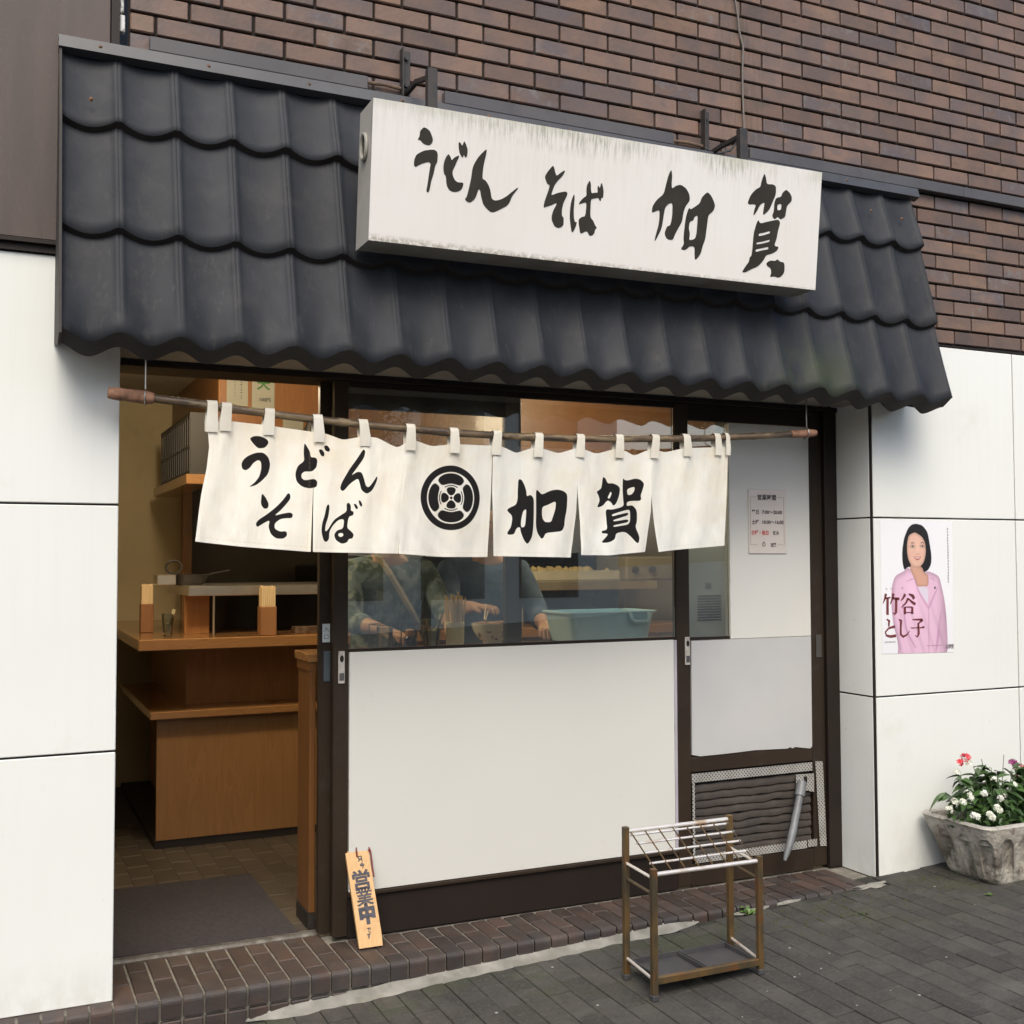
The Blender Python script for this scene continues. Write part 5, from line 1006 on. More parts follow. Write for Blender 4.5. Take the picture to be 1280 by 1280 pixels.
for st in POSTER_STROKES:
    P = [(a, c) for a, c, _ in st]; Wd = [q * 1.9 for _, _, q in st]; Lf = []; Rt = []
    for i, p in enumerate(P):
        a = P[max(0, i - 1)]; c = P[min(len(P) - 1, i + 1)]; d = Vector((c[0] - a[0], c[1] - a[1])).normalized(); n_ = Vector((-d.y, d.x)) * Wd[i] / 2
        Lf.append((p[0] + n_.x, p[1] + n_.y)); Rt.append((p[0] - n_.x, p[1] - n_.y))
    b.prism(Lf + Rt[::-1], (), -.0024, -.0024)
b.build('name_lettering', mat('poster_maroon', (.16, .03, .035), rough=.5), po)
b = MB()
for s, sz, cx, cz in (('た', .012, 3.174, 1.277), ('け', .012, 3.203, 1.277), ('や', .012, 3.268, 1.279)):
    t = text_mb(s, sz, cx, cz, -.0024); b.add(t.V, t.F)
t = text_mb('公明党', .022, 3.548, 1.0065, -.0024, width=.052, bold=.0006); b.add(t.V, t.F)
rs = random.Random(2)
for k in range(19):                                   # illegible column of small print
    z = 1.552 - k * .0135
    for q in range(3):
        x = 3.547 + rs.uniform(-.003, .001); b.box(x, x + rs.uniform(.004, .008), -.0024, -.0020, z - q * .0035, z - q * .0035 + .0012)
    b.box(3.549, 3.5502, -.0024, -.0020, z - .008, z)
for k in range(6): b.box(3.158 + k * .011, 3.166 + k * .011, -.0024, -.0020, 1.036 + (k % 2) * .001, 1.0375 + (k % 2) * .001); b.box(3.158 + k * .011, 3.166 + k * .011, -.0024, -.0020, 1.0405, 1.0415)
b.box(3.405, 3.505, -.0024, -.0020, 1.0135, 1.0145)
b.build('small_print', mat('poster_grey', (.16, .12, .14), rough=.5), po)
# ------------------------------------------------------------------ umbrella stand
M_brass = mat('tarnished_brass', (.17, .105, .042), (.085, .068, .042), scale=9, rough=.42, metal=.5, stretch=(2, 2, .8), lo=.4, hi=.62, bump=.0004)
mixin(M_brass, nrange(M_brass, nnoise(M_brass, 14), .56, .68), (.20, .075, .025), .7)
M_chrome = mat('worn_chrome', (.85, .80, .74), (.60, .44, .30), scale=14, rough=.30, metal=.6, lo=.55, hi=.72)
M_tray = mat('black_tray', (.040, .038, .042), (.055, .053, .055), scale=14, rough=.6)
us = thing('umbrella_stand', 'rusty brass coloured umbrella stand with a slanting grid on the pavement', 'umbrella stand', (1.79, -.49, -.05))
LEG = {'fl': (1.562, -.603, .372), 'fr': (2.000, -.600, .366), 'bl': (1.573, -.402, .468), 'br': (2.030, -.385, .462)}
for k, (x, y, zt) in LEG.items():
    g0 = gz(x, y)
    lg = MB().box(x - .0105, x + .0105, y - .0105, y + .0105, g0 + .018, zt, bev=.0018).build('leg', M_brass, us)
    MB().box(x - .0125, x + .0125, y - .0125, y + .0125, g0, g0 + .020, bev=.003).build('foot', M_tray, lg)
def P_(k, z): return Vector((LEG[k][0], LEG[k][1], z))
MB().tube([P_('fl', .352), P_('fr', .348)], .0075, 12).build('front_bar', M_chrome, us, smooth=True)
MB().tube([P_('bl', .452), P_('br', .447)], .0075, 12).build('back_bar', M_chrome, us, smooth=True)
for f in (.06, .27, .50, .74):
    a = P_('bl', .445).lerp(P_('fl', .350), f); c = P_('br', .440).lerp(P_('fr', .347), f); d = (c - a) * .035
    MB().tube([a + d, c - d], .0042, 8).build('grid_bar', M_chrome, us, smooth=True)
for i in range(8):
    f = .045 + .91 * i / 7; a = P_('bl', .449).lerp(P_('br', .444), f); c = P_('fl', .352).lerp(P_('fr', .348), f)
    MB().tube([a, c], .0026, 6).build('grid_rod', M_brass, us, smooth=True)
for a, c in (('bl', 'fl'), ('br', 'fr')):
    for z in (.338, .285): MB().tube([P_(a, z + .004), P_(c, z)], .0055, 8).build('side_rail', M_brass if z < .3 else M_chrome, us, smooth=True)
    MB().tube([P_(a, .012), P_(c, .002)], .0055, 8).build('side_rail', M_chrome, us, smooth=True)
x0, yy0, _ = LEG['fl']; x1, yy1, _ = LEG['fr']; g0 = gz(1.79, -.6)
MB().box(x0 + .011, x1 - .011, -.611, -.592, g0 + .042, g0 + .066, bev=.002).build('front_rail', M_brass, us)
for xa, xb in ((1.590, 1.785), (1.792, 1.995)):
    tz = g0 + .040; t = MB().box(xa, xb, -.588, -.400, tz, tz + .004).box(xa, xb, -.588, -.582, tz + .0045, tz + .020).box(xa, xb, -.406, -.400, tz + .0045, tz + .020).box(xa, xa + .005, -.5815, -.4065, tz + .0045, tz + .020).box(xb - .005, xb, -.5815, -.4065, tz + .0045, tz + .020)
    t.build('drip_tray', M_tray, us)

# ------------------------------------------------------------------ wooden open tag leaning on the base board
M_pine = wood('pine_plank', (.62, .40, .19), (.52, .31, .13), 'z', 9, .5, .05)
tg = thing('wooden_tag', 'wooden open for business tag with a red cord leaning beside the doorway', 'sign', (.79, .12, 0))
k_ = .14 / .318
def tgf(x, y, z):        # board leans back against the door base; a little rotated in its own plane
    u, v = x, z; ca, sa = math.cos(R(2.5)), math.sin(R(2.5))
    X = .798 + (u * ca - v * sa); Zl = .004 + (u * sa + v * ca) + .0062
    return (X, .096 + Zl * .40 + y, Zl * .930)
b = MB(); b.prism([(-.045, 0), (.043, -.004), (.0455, .04), (.0445, .331), (.030, .343), (.016, .347), (.002, .340), (-.012, .337), (-.020, .343), (-.044, .333)], (), 0, .014, f=tgf)
b.build('board', M_pine, tg)
M_tink = mat('tag_ink', (.040, .040, .052), (.075, .072, .085), scale=60, rough=.7, lo=.4, hi=.6)
b = MB()
for s, sz, cx, cz, bo, wd in (('只', .022, .008, .308, .0010, .021), ('今', .022, .012, .284, .0010, .020), ('営', .074, .001, .233, .0022, .068), ('業', .068, .003, .173, .0016, .066), ('中', .070, .003, .113, .0050, .062), ('で', .022, .000, .056, .0008, .016), ('す', .022, -.003, .037, .0008, .015)):
    text_mb(s, sz, cx, cz, -.0006, bold=bo, width=wd, f=tgf).build('character', M_tink, tg)
M_cord = mat('red_cord', (.17, .030, .022), rough=.8)
MB().tube([tgf(-.002, -.001, .316), tgf(-.003, -.005, .335), tgf(-.001, -.004, .356), tgf(.016, -.004, .374), tgf(.040, -.003, .366), tgf(.052, -.002, .33), tgf(.050, .0, .27), tgf(.050, .0, .235)], .0032, 7).build('cord', M_cord, tg, smooth=True)
MB().tube([tgf(-.002, .001, .330), tgf(.010, .002, .362), tgf(.032, .003, .360), tgf(.050, -.001, .325)], .0028, 7).build('cord', M_cord, tg, smooth=True)

# ------------------------------------------------------------------ planter
M_planter = mat('cast_stone', (.46, .43, .37), (.30, .265, .215), scale=7, rough=.9, bump=.008, bscale=38, detail=9)
_, s_ = npos(M_planter)
mixin(M_planter, nmath(M_planter, 'MULTIPLY', nrange(M_planter, nnoise(M_planter, 9, None, (1, 1, .45), 8, .7), .42, .56), nrange(M_planter, s_[2], .25, .12, .10, 1.0)), (.050, .038, .027), .88)
mixin(M_planter, nmath(M_planter, 'MULTIPLY', nrange(M_planter, nnoise(M_planter, 22, None, None, 8), .55, .66), 1.0), (.10, .07, .05), .7)
mixin(M_planter, nrange(M_planter, s_[2], .270, .288), (.34, .34, .33), .5)
ptt = thing('stone_planter', 'weathered cast stone trough with arched flutes against the white wall', 'planter', (3.85, -.2, .03))
def rrect(cx, cy, hx, hy, r, n=16):
    """rounded rectangle with even spacing along the straight sides"""
    P = []
    for (sx, sy, a0) in ((1, 1, 0), (-1, 1, 90), (-1, -1, 180), (1, -1, 270)):
        for i in range(n + 1):
            a = R(a0 + 90 * i / n); P.append((cx + sx * (hx - r) + r * math.cos(a), cy + sy * (hy - r) + r * math.sin(a)))
        q = P[-1]; nx = {(1, 1): (-1, 1), (-1, 1): (-1, -1), (-1, -1): (1, -1), (1, -1): (1, 1)}[(sx, sy)]
        a = R(a0 + 90); e = (cx + nx[0] * (hx - r) + r * math.cos(a), cy + nx[1] * (hy - r) + r * math.sin(a))
        m_ = int(max(2, math.hypot(e[0] - q[0], e[1] - q[1]) / .007))
        for k in range(1, m_): P.append((lerp(q[0], e[0], k / m_), lerp(q[1], e[1], k / m_)))
    return P
TOPR = rrect(3.860, -.225, .552, .200, .05); L_n = len(TOPR)
per = [0.0]
for i in range(1, L_n): per.append(per[-1] + math.hypot(TOPR[i][0] - TOPR[i - 1][0], TOPR[i][1] - TOPR[i - 1][1]))
V = []; F = []; nz_ = 56; gb = .018
for j in range(nz_ + 1):
    t = j / nz_; z = lerp(gb, .264, t)
    for i, (x, y) in enumerate(TOPR):
        s = lerp(.80, .985, t ** .8); s += .02 * max(0, 1 - t * 12) * -1
        X = 3.855 + (x - 3.855) * s; Y = -.205 + (y + .205) * lerp(.66, .985, t ** .8)
        u = (per[i] / .118) % 1.0; du = abs(u - .5) / .30; zz = (z - .185) / .042
        inside = (du < 1) and (z < .185 or du * du + zz * zz < 1)
        dep = 0.0
        if inside:
            e = 1 - (du * du if z < .185 else du * du + zz * zz); dep = .026 * max(0, e) ** .45 * min(1, (z - gb) / .09)
        nx_, ny_ = (x - 3.855), (y + .225); l_ = math.hypot(nx_ * .35, ny_) + 1e-6
        V.append((X - nx_ * .35 / l_ * dep, Y - ny_ / l_ * dep, z))
for j in range(nz_):
    for i in range(L_n): a = j * L_n + i; b2 = j * L_n + (i + 1) % L_n; F.append((a, b2, b2 + L_n, a + L_n))
F.append(tuple(range(L_n))[::-1])
base = nz_ * L_n
for k, (ins, z) in enumerate(((.0, .276), (.006, .283), (.022, .285), (.030, .279), (.036, .20))):
    s0 = len(V)
    for i, (x, y) in enumerate(TOPR):
        nx_, ny_ = (x - 3.855), (y + .225); V.append((x - nx_ / .565 * ins, y - ny_ / .200 * ins, z))
    for i in range(L_n): F.append((base + i, base + (i + 1) % L_n, s0 + (i + 1) % L_n, s0 + i))
    base = s0
mesh('trough', V, F, M_planter, ptt, smooth=True)
M_soil = mat('potting_soil', (.035, .025, .018), (.06, .045, .03), scale=60, rough=1.0, bump=.01, bscale=50)
so_ = mesh('soil', [(x - (x - 3.855) * .055, y - (y + .225) * .15, .236) for x, y in TOPR], [tuple(range(L_n))], M_soil, ptt)

def leaf_mesh(name, m, ln, wd, curl, seed):
    rs = random.Random(seed); V = []; F = []; n = 6
    for i in range(n + 1):
        t = i / n; w_ = wd * math.sin(math.pi * min(1, t ** .75)) ** .9 * (1 - .15 * t) if 0 < t < 1 else .0006
        x = ln * t; z = curl * ln * t * t
        V += [(x, -w_, z + w_ * .35), (x, 0, z), (x, w_, z + w_ * .35)]
    for i in range(n):
        for q in range(2): a = i * 3 + q; F.append((a, a + 3, a + 4, a + 1))
    me = bpy.data.meshes.new(name); me.from_pydata(V, [], F); me.materials.append(m)
    me.polygons.foreach_set('use_smooth', [True] * len(F)); me.update(); return me
def floret_cluster(mb, c, r, n, rs, fs, normal=Vector((0, -.5, .85))):
    for k in range(n):
        d = Vector((rs.gauss(0, 1), rs.gauss(0, 1), rs.gauss(0, .8))).normalized()
        if d.dot(normal) < -.1: d = -d
        p = Vector(c) + d * r * rs.uniform(.7, 1.05); q = d.to_track_quat('Z', 'Y').to_matrix().to_4x4(); M = Matrix.Translation(p) @ q @ Matrix.Rotation(rs.uniform(0, 6.3), 4, 'Z')
        s = fs * rs.uniform(.8, 1.15); V = [M @ Vector((0, 0, 0))]; F = []
        for i in range(5):
            a = 2 * math.pi * i / 5; b_ = len(V)
            V += [M @ Vector((s * math.cos(a - .42) * .75, s * math.sin(a - .42) * .75, s * .18)), M @ Vector((s * math.cos(a), s * math.sin(a), s * .22)), M @ Vector((s * math.cos(a + .42) * .75, s * math.sin(a + .42) * .75, s * .18))]
            F += [(0, b_, b_ + 1, b_ + 2)]
        mb.add(V, F)
def leafmat(n, c, c2):
    m = mat(n, c, c2, scale=12, rough=.42, vary=.35, spec=.4); return m
M_lf1 = leafmat('lantana_leaf', (.040, .085, .022), (.055, .105, .030)); M_lf2 = leafmat('fresh_leaf', (.085, .150, .030), (.065, .120, .026))
M_wfl = mat('white_floret', (.80, .80, .74), (.72, .74, .60), rough=.6); M_rfl = mat('red_floret', (.55, .02, .09), (.62, .04, .05), scale=30, rough=.5)
M_pfl = mat('purple_floret', (.16, .015, .10), (.26, .02, .14), scale=30, rough=.6); M_stem = mat('green_stem', (.06, .10, .03), rough=.6)
def plant(name, label, cx, cy, hw, hd, ht, nl, leafm, seed, clusters, lean=0):
    t = thing(name, label, 'plant', (cx, cy, .236)); rs = random.Random(seed); o0 = origin_of(t)
    lms = [leaf_mesh('leaf', leafm, .066, .0195, -.45, 1), leaf_mesh('leaf', leafm, .080, .0235, -.7, 2), leaf_mesh('leaf', leafm, .056, .0180, -.2, 3)]
    sm = MB(); stems = []
    for k in range(26):
        a = rs.uniform(0, 6.28); rr = rs.uniform(.15, 1) ** .7; top = Vector((cx + hw * rr * math.cos(a), cy + hd * rr * math.sin(a), .236 + ht * rs.uniform(.55, 1) * (1 - .40 * rr * rr)))
        b0 = Vector((cx + hw * .3 * rr * math.cos(a), cy + hd * .3 * rr * math.sin(a), .232)); mid_ = b0.lerp(top, .5) + Vector((0, 0, .02))
        sm.tube([b0, mid_, top], [.0028, .0022, .0014], 5); stems.append((b0, mid_, top))
    sm.build('stem', M_stem, t)
    for k in range(nl):
        b0, md, tp = rs.choice(stems); f = rs.uniform(.15, 1.0); p = b0.lerp(md, f * 2) if f < .5 else md.lerp(tp, f * 2 - 1)
        out = Vector((p.x - cx, p.y - cy, 0)); a = math.atan2(out.y, out.x) + rs.gauss(0, .8) if out.length > .02 else rs.uniform(0, 6.28)
        if cy + hd > -.05 and p.y > -.05 and math.sin(a) > .2: a = -a
        o = bpy.data.objects.new('leaf', lms[rs.randrange(3)]); COL.objects.link(o); o.parent = t; o.location = p - o0
        o.rotation_euler = (rs.gauss(0, .35), rs.uniform(-.55, .45), a); s = rs.uniform(.75, 1.25); o.scale = (s, s, s)
    fb = MB()
    for k in range(520):
        a = rs.uniform(0, 6.28); r_ = math.sqrt(rs.random()); x = cx + hw * .92 * r_ * math.cos(a); y = min(-.035, cy + hd * .92 * r_ * math.sin(a)); z = .240 + ht * .62 * rs.random() * (1 - .55 * r_ * r_)
        M = Matrix.Translation((x, y, z)) @ Euler((rs.gauss(0, .5), rs.gauss(0, .5), rs.uniform(0, 6.3))).to_matrix().to_4x4(); s = rs.uniform(.014, .024)
        fb.add([M @ Vector(v) for v in ((-s, 0, 0), (0, -s * .45, .003), (s, 0, -.003), (0, s * .45, .003))], [(0, 1, 2, 3)])
    f2 = fb.build('inner_foliage', leafm, t); f2['kind'] = 'stuff'
    for (x, y, z, r_, m_, n_) in clusters:
        mb = MB(); floret_cluster(mb, (x, y, z), r_, n_, rs, .0088 if m_ is M_wfl else .012); mb.build('flower_cluster', m_, t)
    return t
cl3 = [(x, y, z, .0135, M_wfl, 15) for x, y, z in [(3.549, -0.1, 0.483), (3.611, -0.12, 0.463), (3.412, -0.16, 0.465), (3.186, -0.36, 0.398), (3.214, -0.38, 0.396), (3.154, -0.36, 0.368), (3.285, -0.34, 0.419), (3.25, -0.4, 0.344), (3.268, -0.4, 0.336), (3.342, -0.4, 0.338), (3.406, -0.38, 0.355), (3.344, -0.41, 0.327), (3.448, -0.36, 0.388), (3.517, -0.32, 0.384), (3.599, -0.3, 0.421), (3.388, -0.33, 0.408), (3.266, -0.37, 0.409), (3.349, -0.25, 0.444), (3.409, -0.39, 0.347), (3.551, -0.24, 0.436)]]
cl3 += [(3.509, -0.12, 0.514, .022, M_rfl, 16), (3.459, -0.13, 0.502, .014, M_rfl, 8)]
plant('white_lantana', 'leafy plant with white flower clusters in the left end of the stone trough', 3.55, -.255, .28, .165, .33, 298, M_lf1, 8, cl3)
cl4 = [(*(3.738, -0.22, 0.466), .022, M_rfl, 12), (*(3.679, -0.24, 0.432), .014, M_rfl, 8), (*(3.757, -0.16, 0.476), .020, M_pfl, 18), (3.98, -.24, .44, .02, M_rfl, 12), (4.12, -.2, .43, .02, M_rfl, 12), (4.05, -.3, .38, .02, M_pfl, 14)]
plant('red_impatiens', 'bright green plant with red and purple flowers at the right edge of the picture', 4.02, -.22, .24, .16, .27, 200, M_lf2, 9, cl4)
# small weeds and litter
rs = random.Random(40)
for (wx, wy, s, n, lab) in ((2.335, -.085, .030, 14, 'bright green weed growing at the foot of the brick step behind the umbrella stand'), (3.50, -.34, .022, 12, 'small green weed at the front foot of the stone trough'), (3.30, -.42, .018, 9, 'tiny weed in the paving left of the stone trough'), (3.36, -.62, .020, 10, 'small weed between the pavers in front of the trough'), (2.72, -.33, .014, 8, 'pale sprig of weed in the mossy pavers near the pillar')):
    b = MB()
    for k in range(n):
        a = rs.uniform(0, 6.28); l = s * rs.uniform(.6, 1.3); z0 = gz(wx, wy) - .002; c, s_2 = math.cos(a), math.sin(a); wd = l * .32; h = l * rs.uniform(.3, .8); ox, oy = rs.gauss(0, s * .3), rs.gauss(0, s * .25)
        b.add([(wx + ox, wy + oy, z0), (wx + ox + c * l * .55 - s_2 * wd, wy + oy + s_2 * l * .55 + c * wd, z0 + h), (wx + ox + c * l, wy + oy + s_2 * l, z0 + h * .8), (wx + ox + c * l * .55 + s_2 * wd, wy + oy + s_2 * l * .55 - c * wd, z0 + h)], [(0, 1, 2, 3)])
    o = b.build('weed', M_lf2); tag(o, lab, 'weed', 'weeds in the pavement')
moss = MB()
for k in range(420):
    x = rs.uniform(2.3, 4.6); y = rs.choice([-.10, -.12, -.09]) - abs(rs.gauss(0, .16)); s = rs.uniform(.003, .009); z = gz(x, y) + .0005
    n = 5; moss.add([(x, y, z + s * .5)] + [(x + s * math.cos(i * 1.26) * rs.uniform(.7, 1.3), y + s * math.sin(i * 1.26), z - .001) for i in range(n)], [(0, i + 1, (i + 1) % n + 1) for i in range(n)])
o = moss.build('moss', mat('moss', (.035, .045, .014), (.05, .06, .02), scale=50, rough=1)); o['kind'] = 'stuff'
o = MB().add([(-.018, -.0035, 0), (.018, -.0035, 0), (.018, .0035, 0), (-.018, .0035, 0), (-.018, -.0035, .006), (.018, -.0035, .006), (.018, .0035, .006), (-.018, .0035, .006)], [(0, 3, 2, 1), (4, 5, 6, 7), (0, 1, 5, 4), (1, 2, 6, 5), (2, 3, 7, 6), (3, 0, 4, 7)]).build('cigarette_end', mat('paper_stub', (.55, .48, .38), rough=.8))
o.location = (3.46, -.62, gz(3.46, -.62) + .002); o.rotation_euler = (0, 0, .1); tag(o, 'pale cigarette end lying on the pavers near the stone trough', 'litter')
litter = MB()
for k in range(26):
    x = rs.uniform(.9, 4.2); y = rs.uniform(-1.3, -.15); s = rs.uniform(.002, .0045); z = gz(x, y) + .001
    litter.box(x - s, x + s, y - s * .7, y + s * .7, z, z + s * .6)
o = litter.build('paper_crumbs', mat('pale_grit', (.35, .34, .31), rough=.9)); o['kind'] = 'stuff'

# ================================================================== interior
M_wall = mat('olive_wall', (.42, .35, .205), (.38, .315, .19), scale=2, rough=.75, grime=((.22, .18, .10), 3, .55, .8, .4))
M_grey = mat('grey_kitchen_wall', (.17, .16, .135), (.13, .125, .11), scale=3, rough=.45)
M_ceil = mat('cream_ceiling', (.34, .30, .24), rough=.8)
M_or = wood('orange_plywood', (.33, .175, .066), (.26, .130, .046), 'z', 5, .42, .2)
M_orx = wood('orange_oak', (.36, .19, .078), (.26, .13, .048), 'x', 11, .25, .5)
M_or2 = wood('dim_plywood', (.40, .185, .058), (.30, .13, .038), 'z', 4, .45, .15)
M_db = mat('dark_plinth', (.020, .015, .012), rough=.6)
M_ft = mat('floor_tile_brown', (.070, .056, .040), (.054, .044, .032), scale=14, rough=.5, vary=.15)
M_ss = mat('stainless', (.74, .71, .64), (.60, .57, .51), scale=3, rough=.34, metal=.95, stretch=(2, 1, 1))
room = thing('interior_room', 'interior walls of the noodle shop', 'room', (1.5, 2.2, 0), kind='structure'); del room['category']
bx('floor_bed', mat('floor_grout', (.045, .036, .026), rough=.9), room, -.10, 4.0, .402, 5.0, -.30, -.004)
bx('back_wall', M_wall, room, -.10, .655, 3.60, 3.70, -.004, 2.45)
bx('back_wall', M_grey, room, .655, 4.0, 4.20, 4.30, -.004, 2.45)
bx('back_return', M_grey, room, .656, .70, 3.705, 4.195, -.004, 2.45)
bx('side_wall', M_wall, room, -.20, -.102, .405, 3.70, -.004, 2.45)
bx('side_wall', M_wall, room, 3.98, 4.08, .405, 4.30, -.004, 2.45)
bx('ceiling', M_ceil, room, -.20, 4.08, .405, 4.30, 2.451, 2.50)
bx('lintel', M_ceil, room, -.10, 4.0, .402, .50, 2.13, 2.45)
bx('front_inner_wall', M_wall, room, 3.10, 3.98, .345, .40, -.004, 2.45)
# narrow floor tiles, courses running into the room
me_t = bpy.data.meshes.new('floor_tile'); b = MB().box(-.0475, .0475, -.1, .1, -.010, 0, bev=.0015); me_t.from_pydata([tuple(v) for v in b.V], [], b.F); me_t.materials.append(M_ft); me_t.update()
RO = origin_of(room)
for i in range(-1, 11):
    for j in range(0, 10):
        x = -.04 + .0985 * i; y = .51 + .203 * j + (.1 if i % 2 else 0)
        if x > .95 or (x > .28 and y > 1.95): continue
        o = bpy.data.objects.new('floor_tile', me_t); COL.objects.link(o); o.parent = room; o.location = Vector((x, y, -.002)) - RO
bx('floor_screed', M_ft, room, .95, 3.97, .45, 4.19, -.004, -.003)
mt = MB().box(-.092, .600, .385, 1.250, .0005, .010, bev=.003).build('door_mat', mat('dark_mat', (.040, .034, .036), (.026, .022, .024), scale=60, rough=1, bump=.003, bscale=400)); tag(mt, 'dark grey door mat just inside the open doorway', 'mat')
# wall post
tag(bx('wall_post', M_or, None, .632, .690, 3.545, 3.598, 0, 2.45), 'slim orange wooden post where the olive wall meets the dark kitchen', 'post')
# counter
ct = thing('service_counter', 'long orange wooden service counter with a lower shelf seen through the doorway', 'counter', (.3, 1.9, 0))
MB().box(.165, 3.3, 1.75, 3.595, .980, 1.035, bev=.004).build('counter_top', M_orx, ct)
MB().box(.236, 3.3, 1.855, 3.3, .636, .673, bev=.003).build('shelf', M_orx, ct)
MB().box(.274, 3.3, 1.905, 1.930, .040, .6355).build('front_panel', M_or, ct)
MB().box(.440, 3.3, 2.10, 2.125, .6735, .9795).build('upper_panel', M_or2, ct)
MB().box(.440, .465, 2.126, 3.5, .6735, .9795).build('end_panel', M_or2, ct)
MB().box(.268, 3.3, 1.912, 3.5, 0, .0395).build('plinth', M_db, ct)
MB().box(.440, .465, 2.3, 3.5, .040, .6355).build('end_panel', M_or2, ct)
# raised steel ledge on the counter
sl_ = thing('steel_ledge', 'raised stainless steel serving ledge standing on the wooden counter', 'shelf', (1.5, 2.2, 1.036))
MB().box(.427, 3.2, 1.95, 2.75, 1.234, 1.284, bev=.003).build('ledge', M_ss, sl_)
for x in (.556, 1.35, 2.3): MB().tube([(x, 1.975, 1.036), (x, 1.975, 1.2335)], .0055, 10).build('support_rod', M_ss, sl_, smooth=True)
MB().box(.56, 3.2, 2.35, 2.37, 1.036, 1.2335).build('smoked_back', mat('smoked_panel', (.018, .017, .015), rough=.15), sl_)
MB().box(.43, .555, 2.10, 2.12, 1.036, 1.2335).build('end_panel', M_or2, sl_)
# valance, shelf and crate
M_val = wood('dark_orange_plywood', (.165, .070, .020), (.115, .046, .013), 'z', 5, .45, .15)
va = thing('wooden_valance', 'orange plywood cabinet hanging from the ceiling above the counter', 'cabinet', (1.5, 1.9, 2.0))
MB().box(.562, 3.6, 1.90, 1.925, 1.93, 2.450).build('front_panel', M_val, va)
MB().box(.562, .585, 1.9255, 3.54, 1.93, 2.450).build('end_panel', M_val, va)
MB().box(.560, .5615, 1.898, 1.93, 1.93, 2.450).build('edge_strip', M_or2, va)
sh = bx('wall_shelf', M_orx, None, .420, .561, 2.02, 3.30, 1.806, 1.858, bev=.003); tag(sh, 'narrow wooden shelf under the black crate beside the hanging cabinet', 'shelf')
cr = thing('plastic_crate', 'black slatted crate standing on the narrow wooden shelf', 'crate', (.48, 2.5, 1.86))
M_blk = mat('black_plastic', (.018, .017, .015), rough=.5)
b = MB()
for k in range(15):
    y = 2.06 + k * .075; b.box(.440, .446, y, y + .016, 1.87, 2.165)
    MB().box(.4395, .4455, y, y + .018, 1.872, 2.165).build('slat', M_blk, cr)
MB().box(.460, .464, 2.06, 3.14, 1.869, 2.16).box(.441, .4445, 2.05, 3.15, 2.15, 2.18).box(.441, .4445, 2.05, 3.15, 1.8595, 1.88).box(.441, .4445, 2.05, 3.15, 2.0, 2.012).box(.4445, .550, 2.05, 2.06, 1.8595, 2.18).box(.4445, .555, 2.06, 3.15, 1.8595, 1.868).build('frame', M_blk, cr)
M_pap = mat('menu_paper', (.20, .20, .165), (.18, .18, .15), scale=6, rough=.8)
def paper(label, x0, x1, z0, z1, cat='menu'):
    t = MB().box(x0, x1, 1.8975, 1.8992, z0, z1).build('paper_menu', M_pap); tag(t, label, cat, 'menu slips on the cabinet'); return t
p1_ = paper('menu slip with two columns of faint small writing on the orange cabinet', .598, .706, 2.205, 2.45)
b = MB(); rs = random.Random(9)
for cx, n in ((.640, 8), (.672, 9)):
    for k in range(n):
        z = 2.352 - k * .0135
        if k < 3 or cx > .66: b.box(cx - .0035, cx + .0035, 1.8962, 1.8974, z, z + .007 * rs.uniform(.3, 1))
        else: b.box(cx - .002, cx + .002, 1.8962, 1.8974, z, z + .003)
b.build('small_print', M_txt, p1_)
p2_ = paper('menu slip with large green characters and a price on the orange cabinet', .726, .843, 2.190, 2.45)
M_gink = mat('green_ink', (.02, .10, .02), rough=.6)
b = MB(); t = text_mb('鶏', .070, .790, 2.395, 1.8965, bold=.0012); b.add(t.V, t.F); t = text_mb('天', .070, .786, 2.325, 1.8965, bold=.0016); b.add(t.V, t.F); b.build('green_lettering', M_gink, p2_)
t = text_mb('100円', .024, .794, 2.243, 1.8965, bold=.0006, width=.056); t.build('lettering', M_txt, p2_)
p3_ = paper('blank menu card low on the orange cabinet, just above the curtain', .888, .995, 2.02, 2.160)
# ceiling lamp (lit in the photograph)
lm = thing('ceiling_lamp', 'round cream ceiling lamp glowing above the counter', 'lamp', (2.60, 1.62, 2.40))
MB().lathe([(.130, .05), (.135, .02), (.118, -.015), (.104, -.020)], (2.60, 1.62, 2.400), 32).build('lamp_ring', mat('lamp_ring_brown', (.20, .10, .04), rough=.4), lm, smooth=True)
M_em = bpy.data.materials.new('lamp_glow'); M_em.use_nodes = True
eb = M_em.node_tree.nodes['Principled BSDF']; eb.inputs['Base Color'].default_value = (.8, .7, .5, 1); eb.inputs['Emission Color'].default_value = (1.0, .74, .42, 1); eb.inputs['Emission Strength'].default_value = LAMP_E = 2.4
MB().lathe([(.104, -.018), (.09, -.034), (.05, -.046), (.0, -.05)], (2.60, 1.62, 2.400), 32).build('lamp_glass', M_em, lm, smooth=True)
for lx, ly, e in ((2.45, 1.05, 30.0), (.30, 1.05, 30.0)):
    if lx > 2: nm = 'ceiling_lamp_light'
    else: nm = 'added_entrance_fill'  # added fill light with no lamp behind it, brightens the left interior
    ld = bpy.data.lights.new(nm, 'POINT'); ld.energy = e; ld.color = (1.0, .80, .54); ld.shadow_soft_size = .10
    lo_ = bpy.data.objects.new(nm, ld); COL.objects.link(lo_); lo_.location = (lx, ly, 2.30)
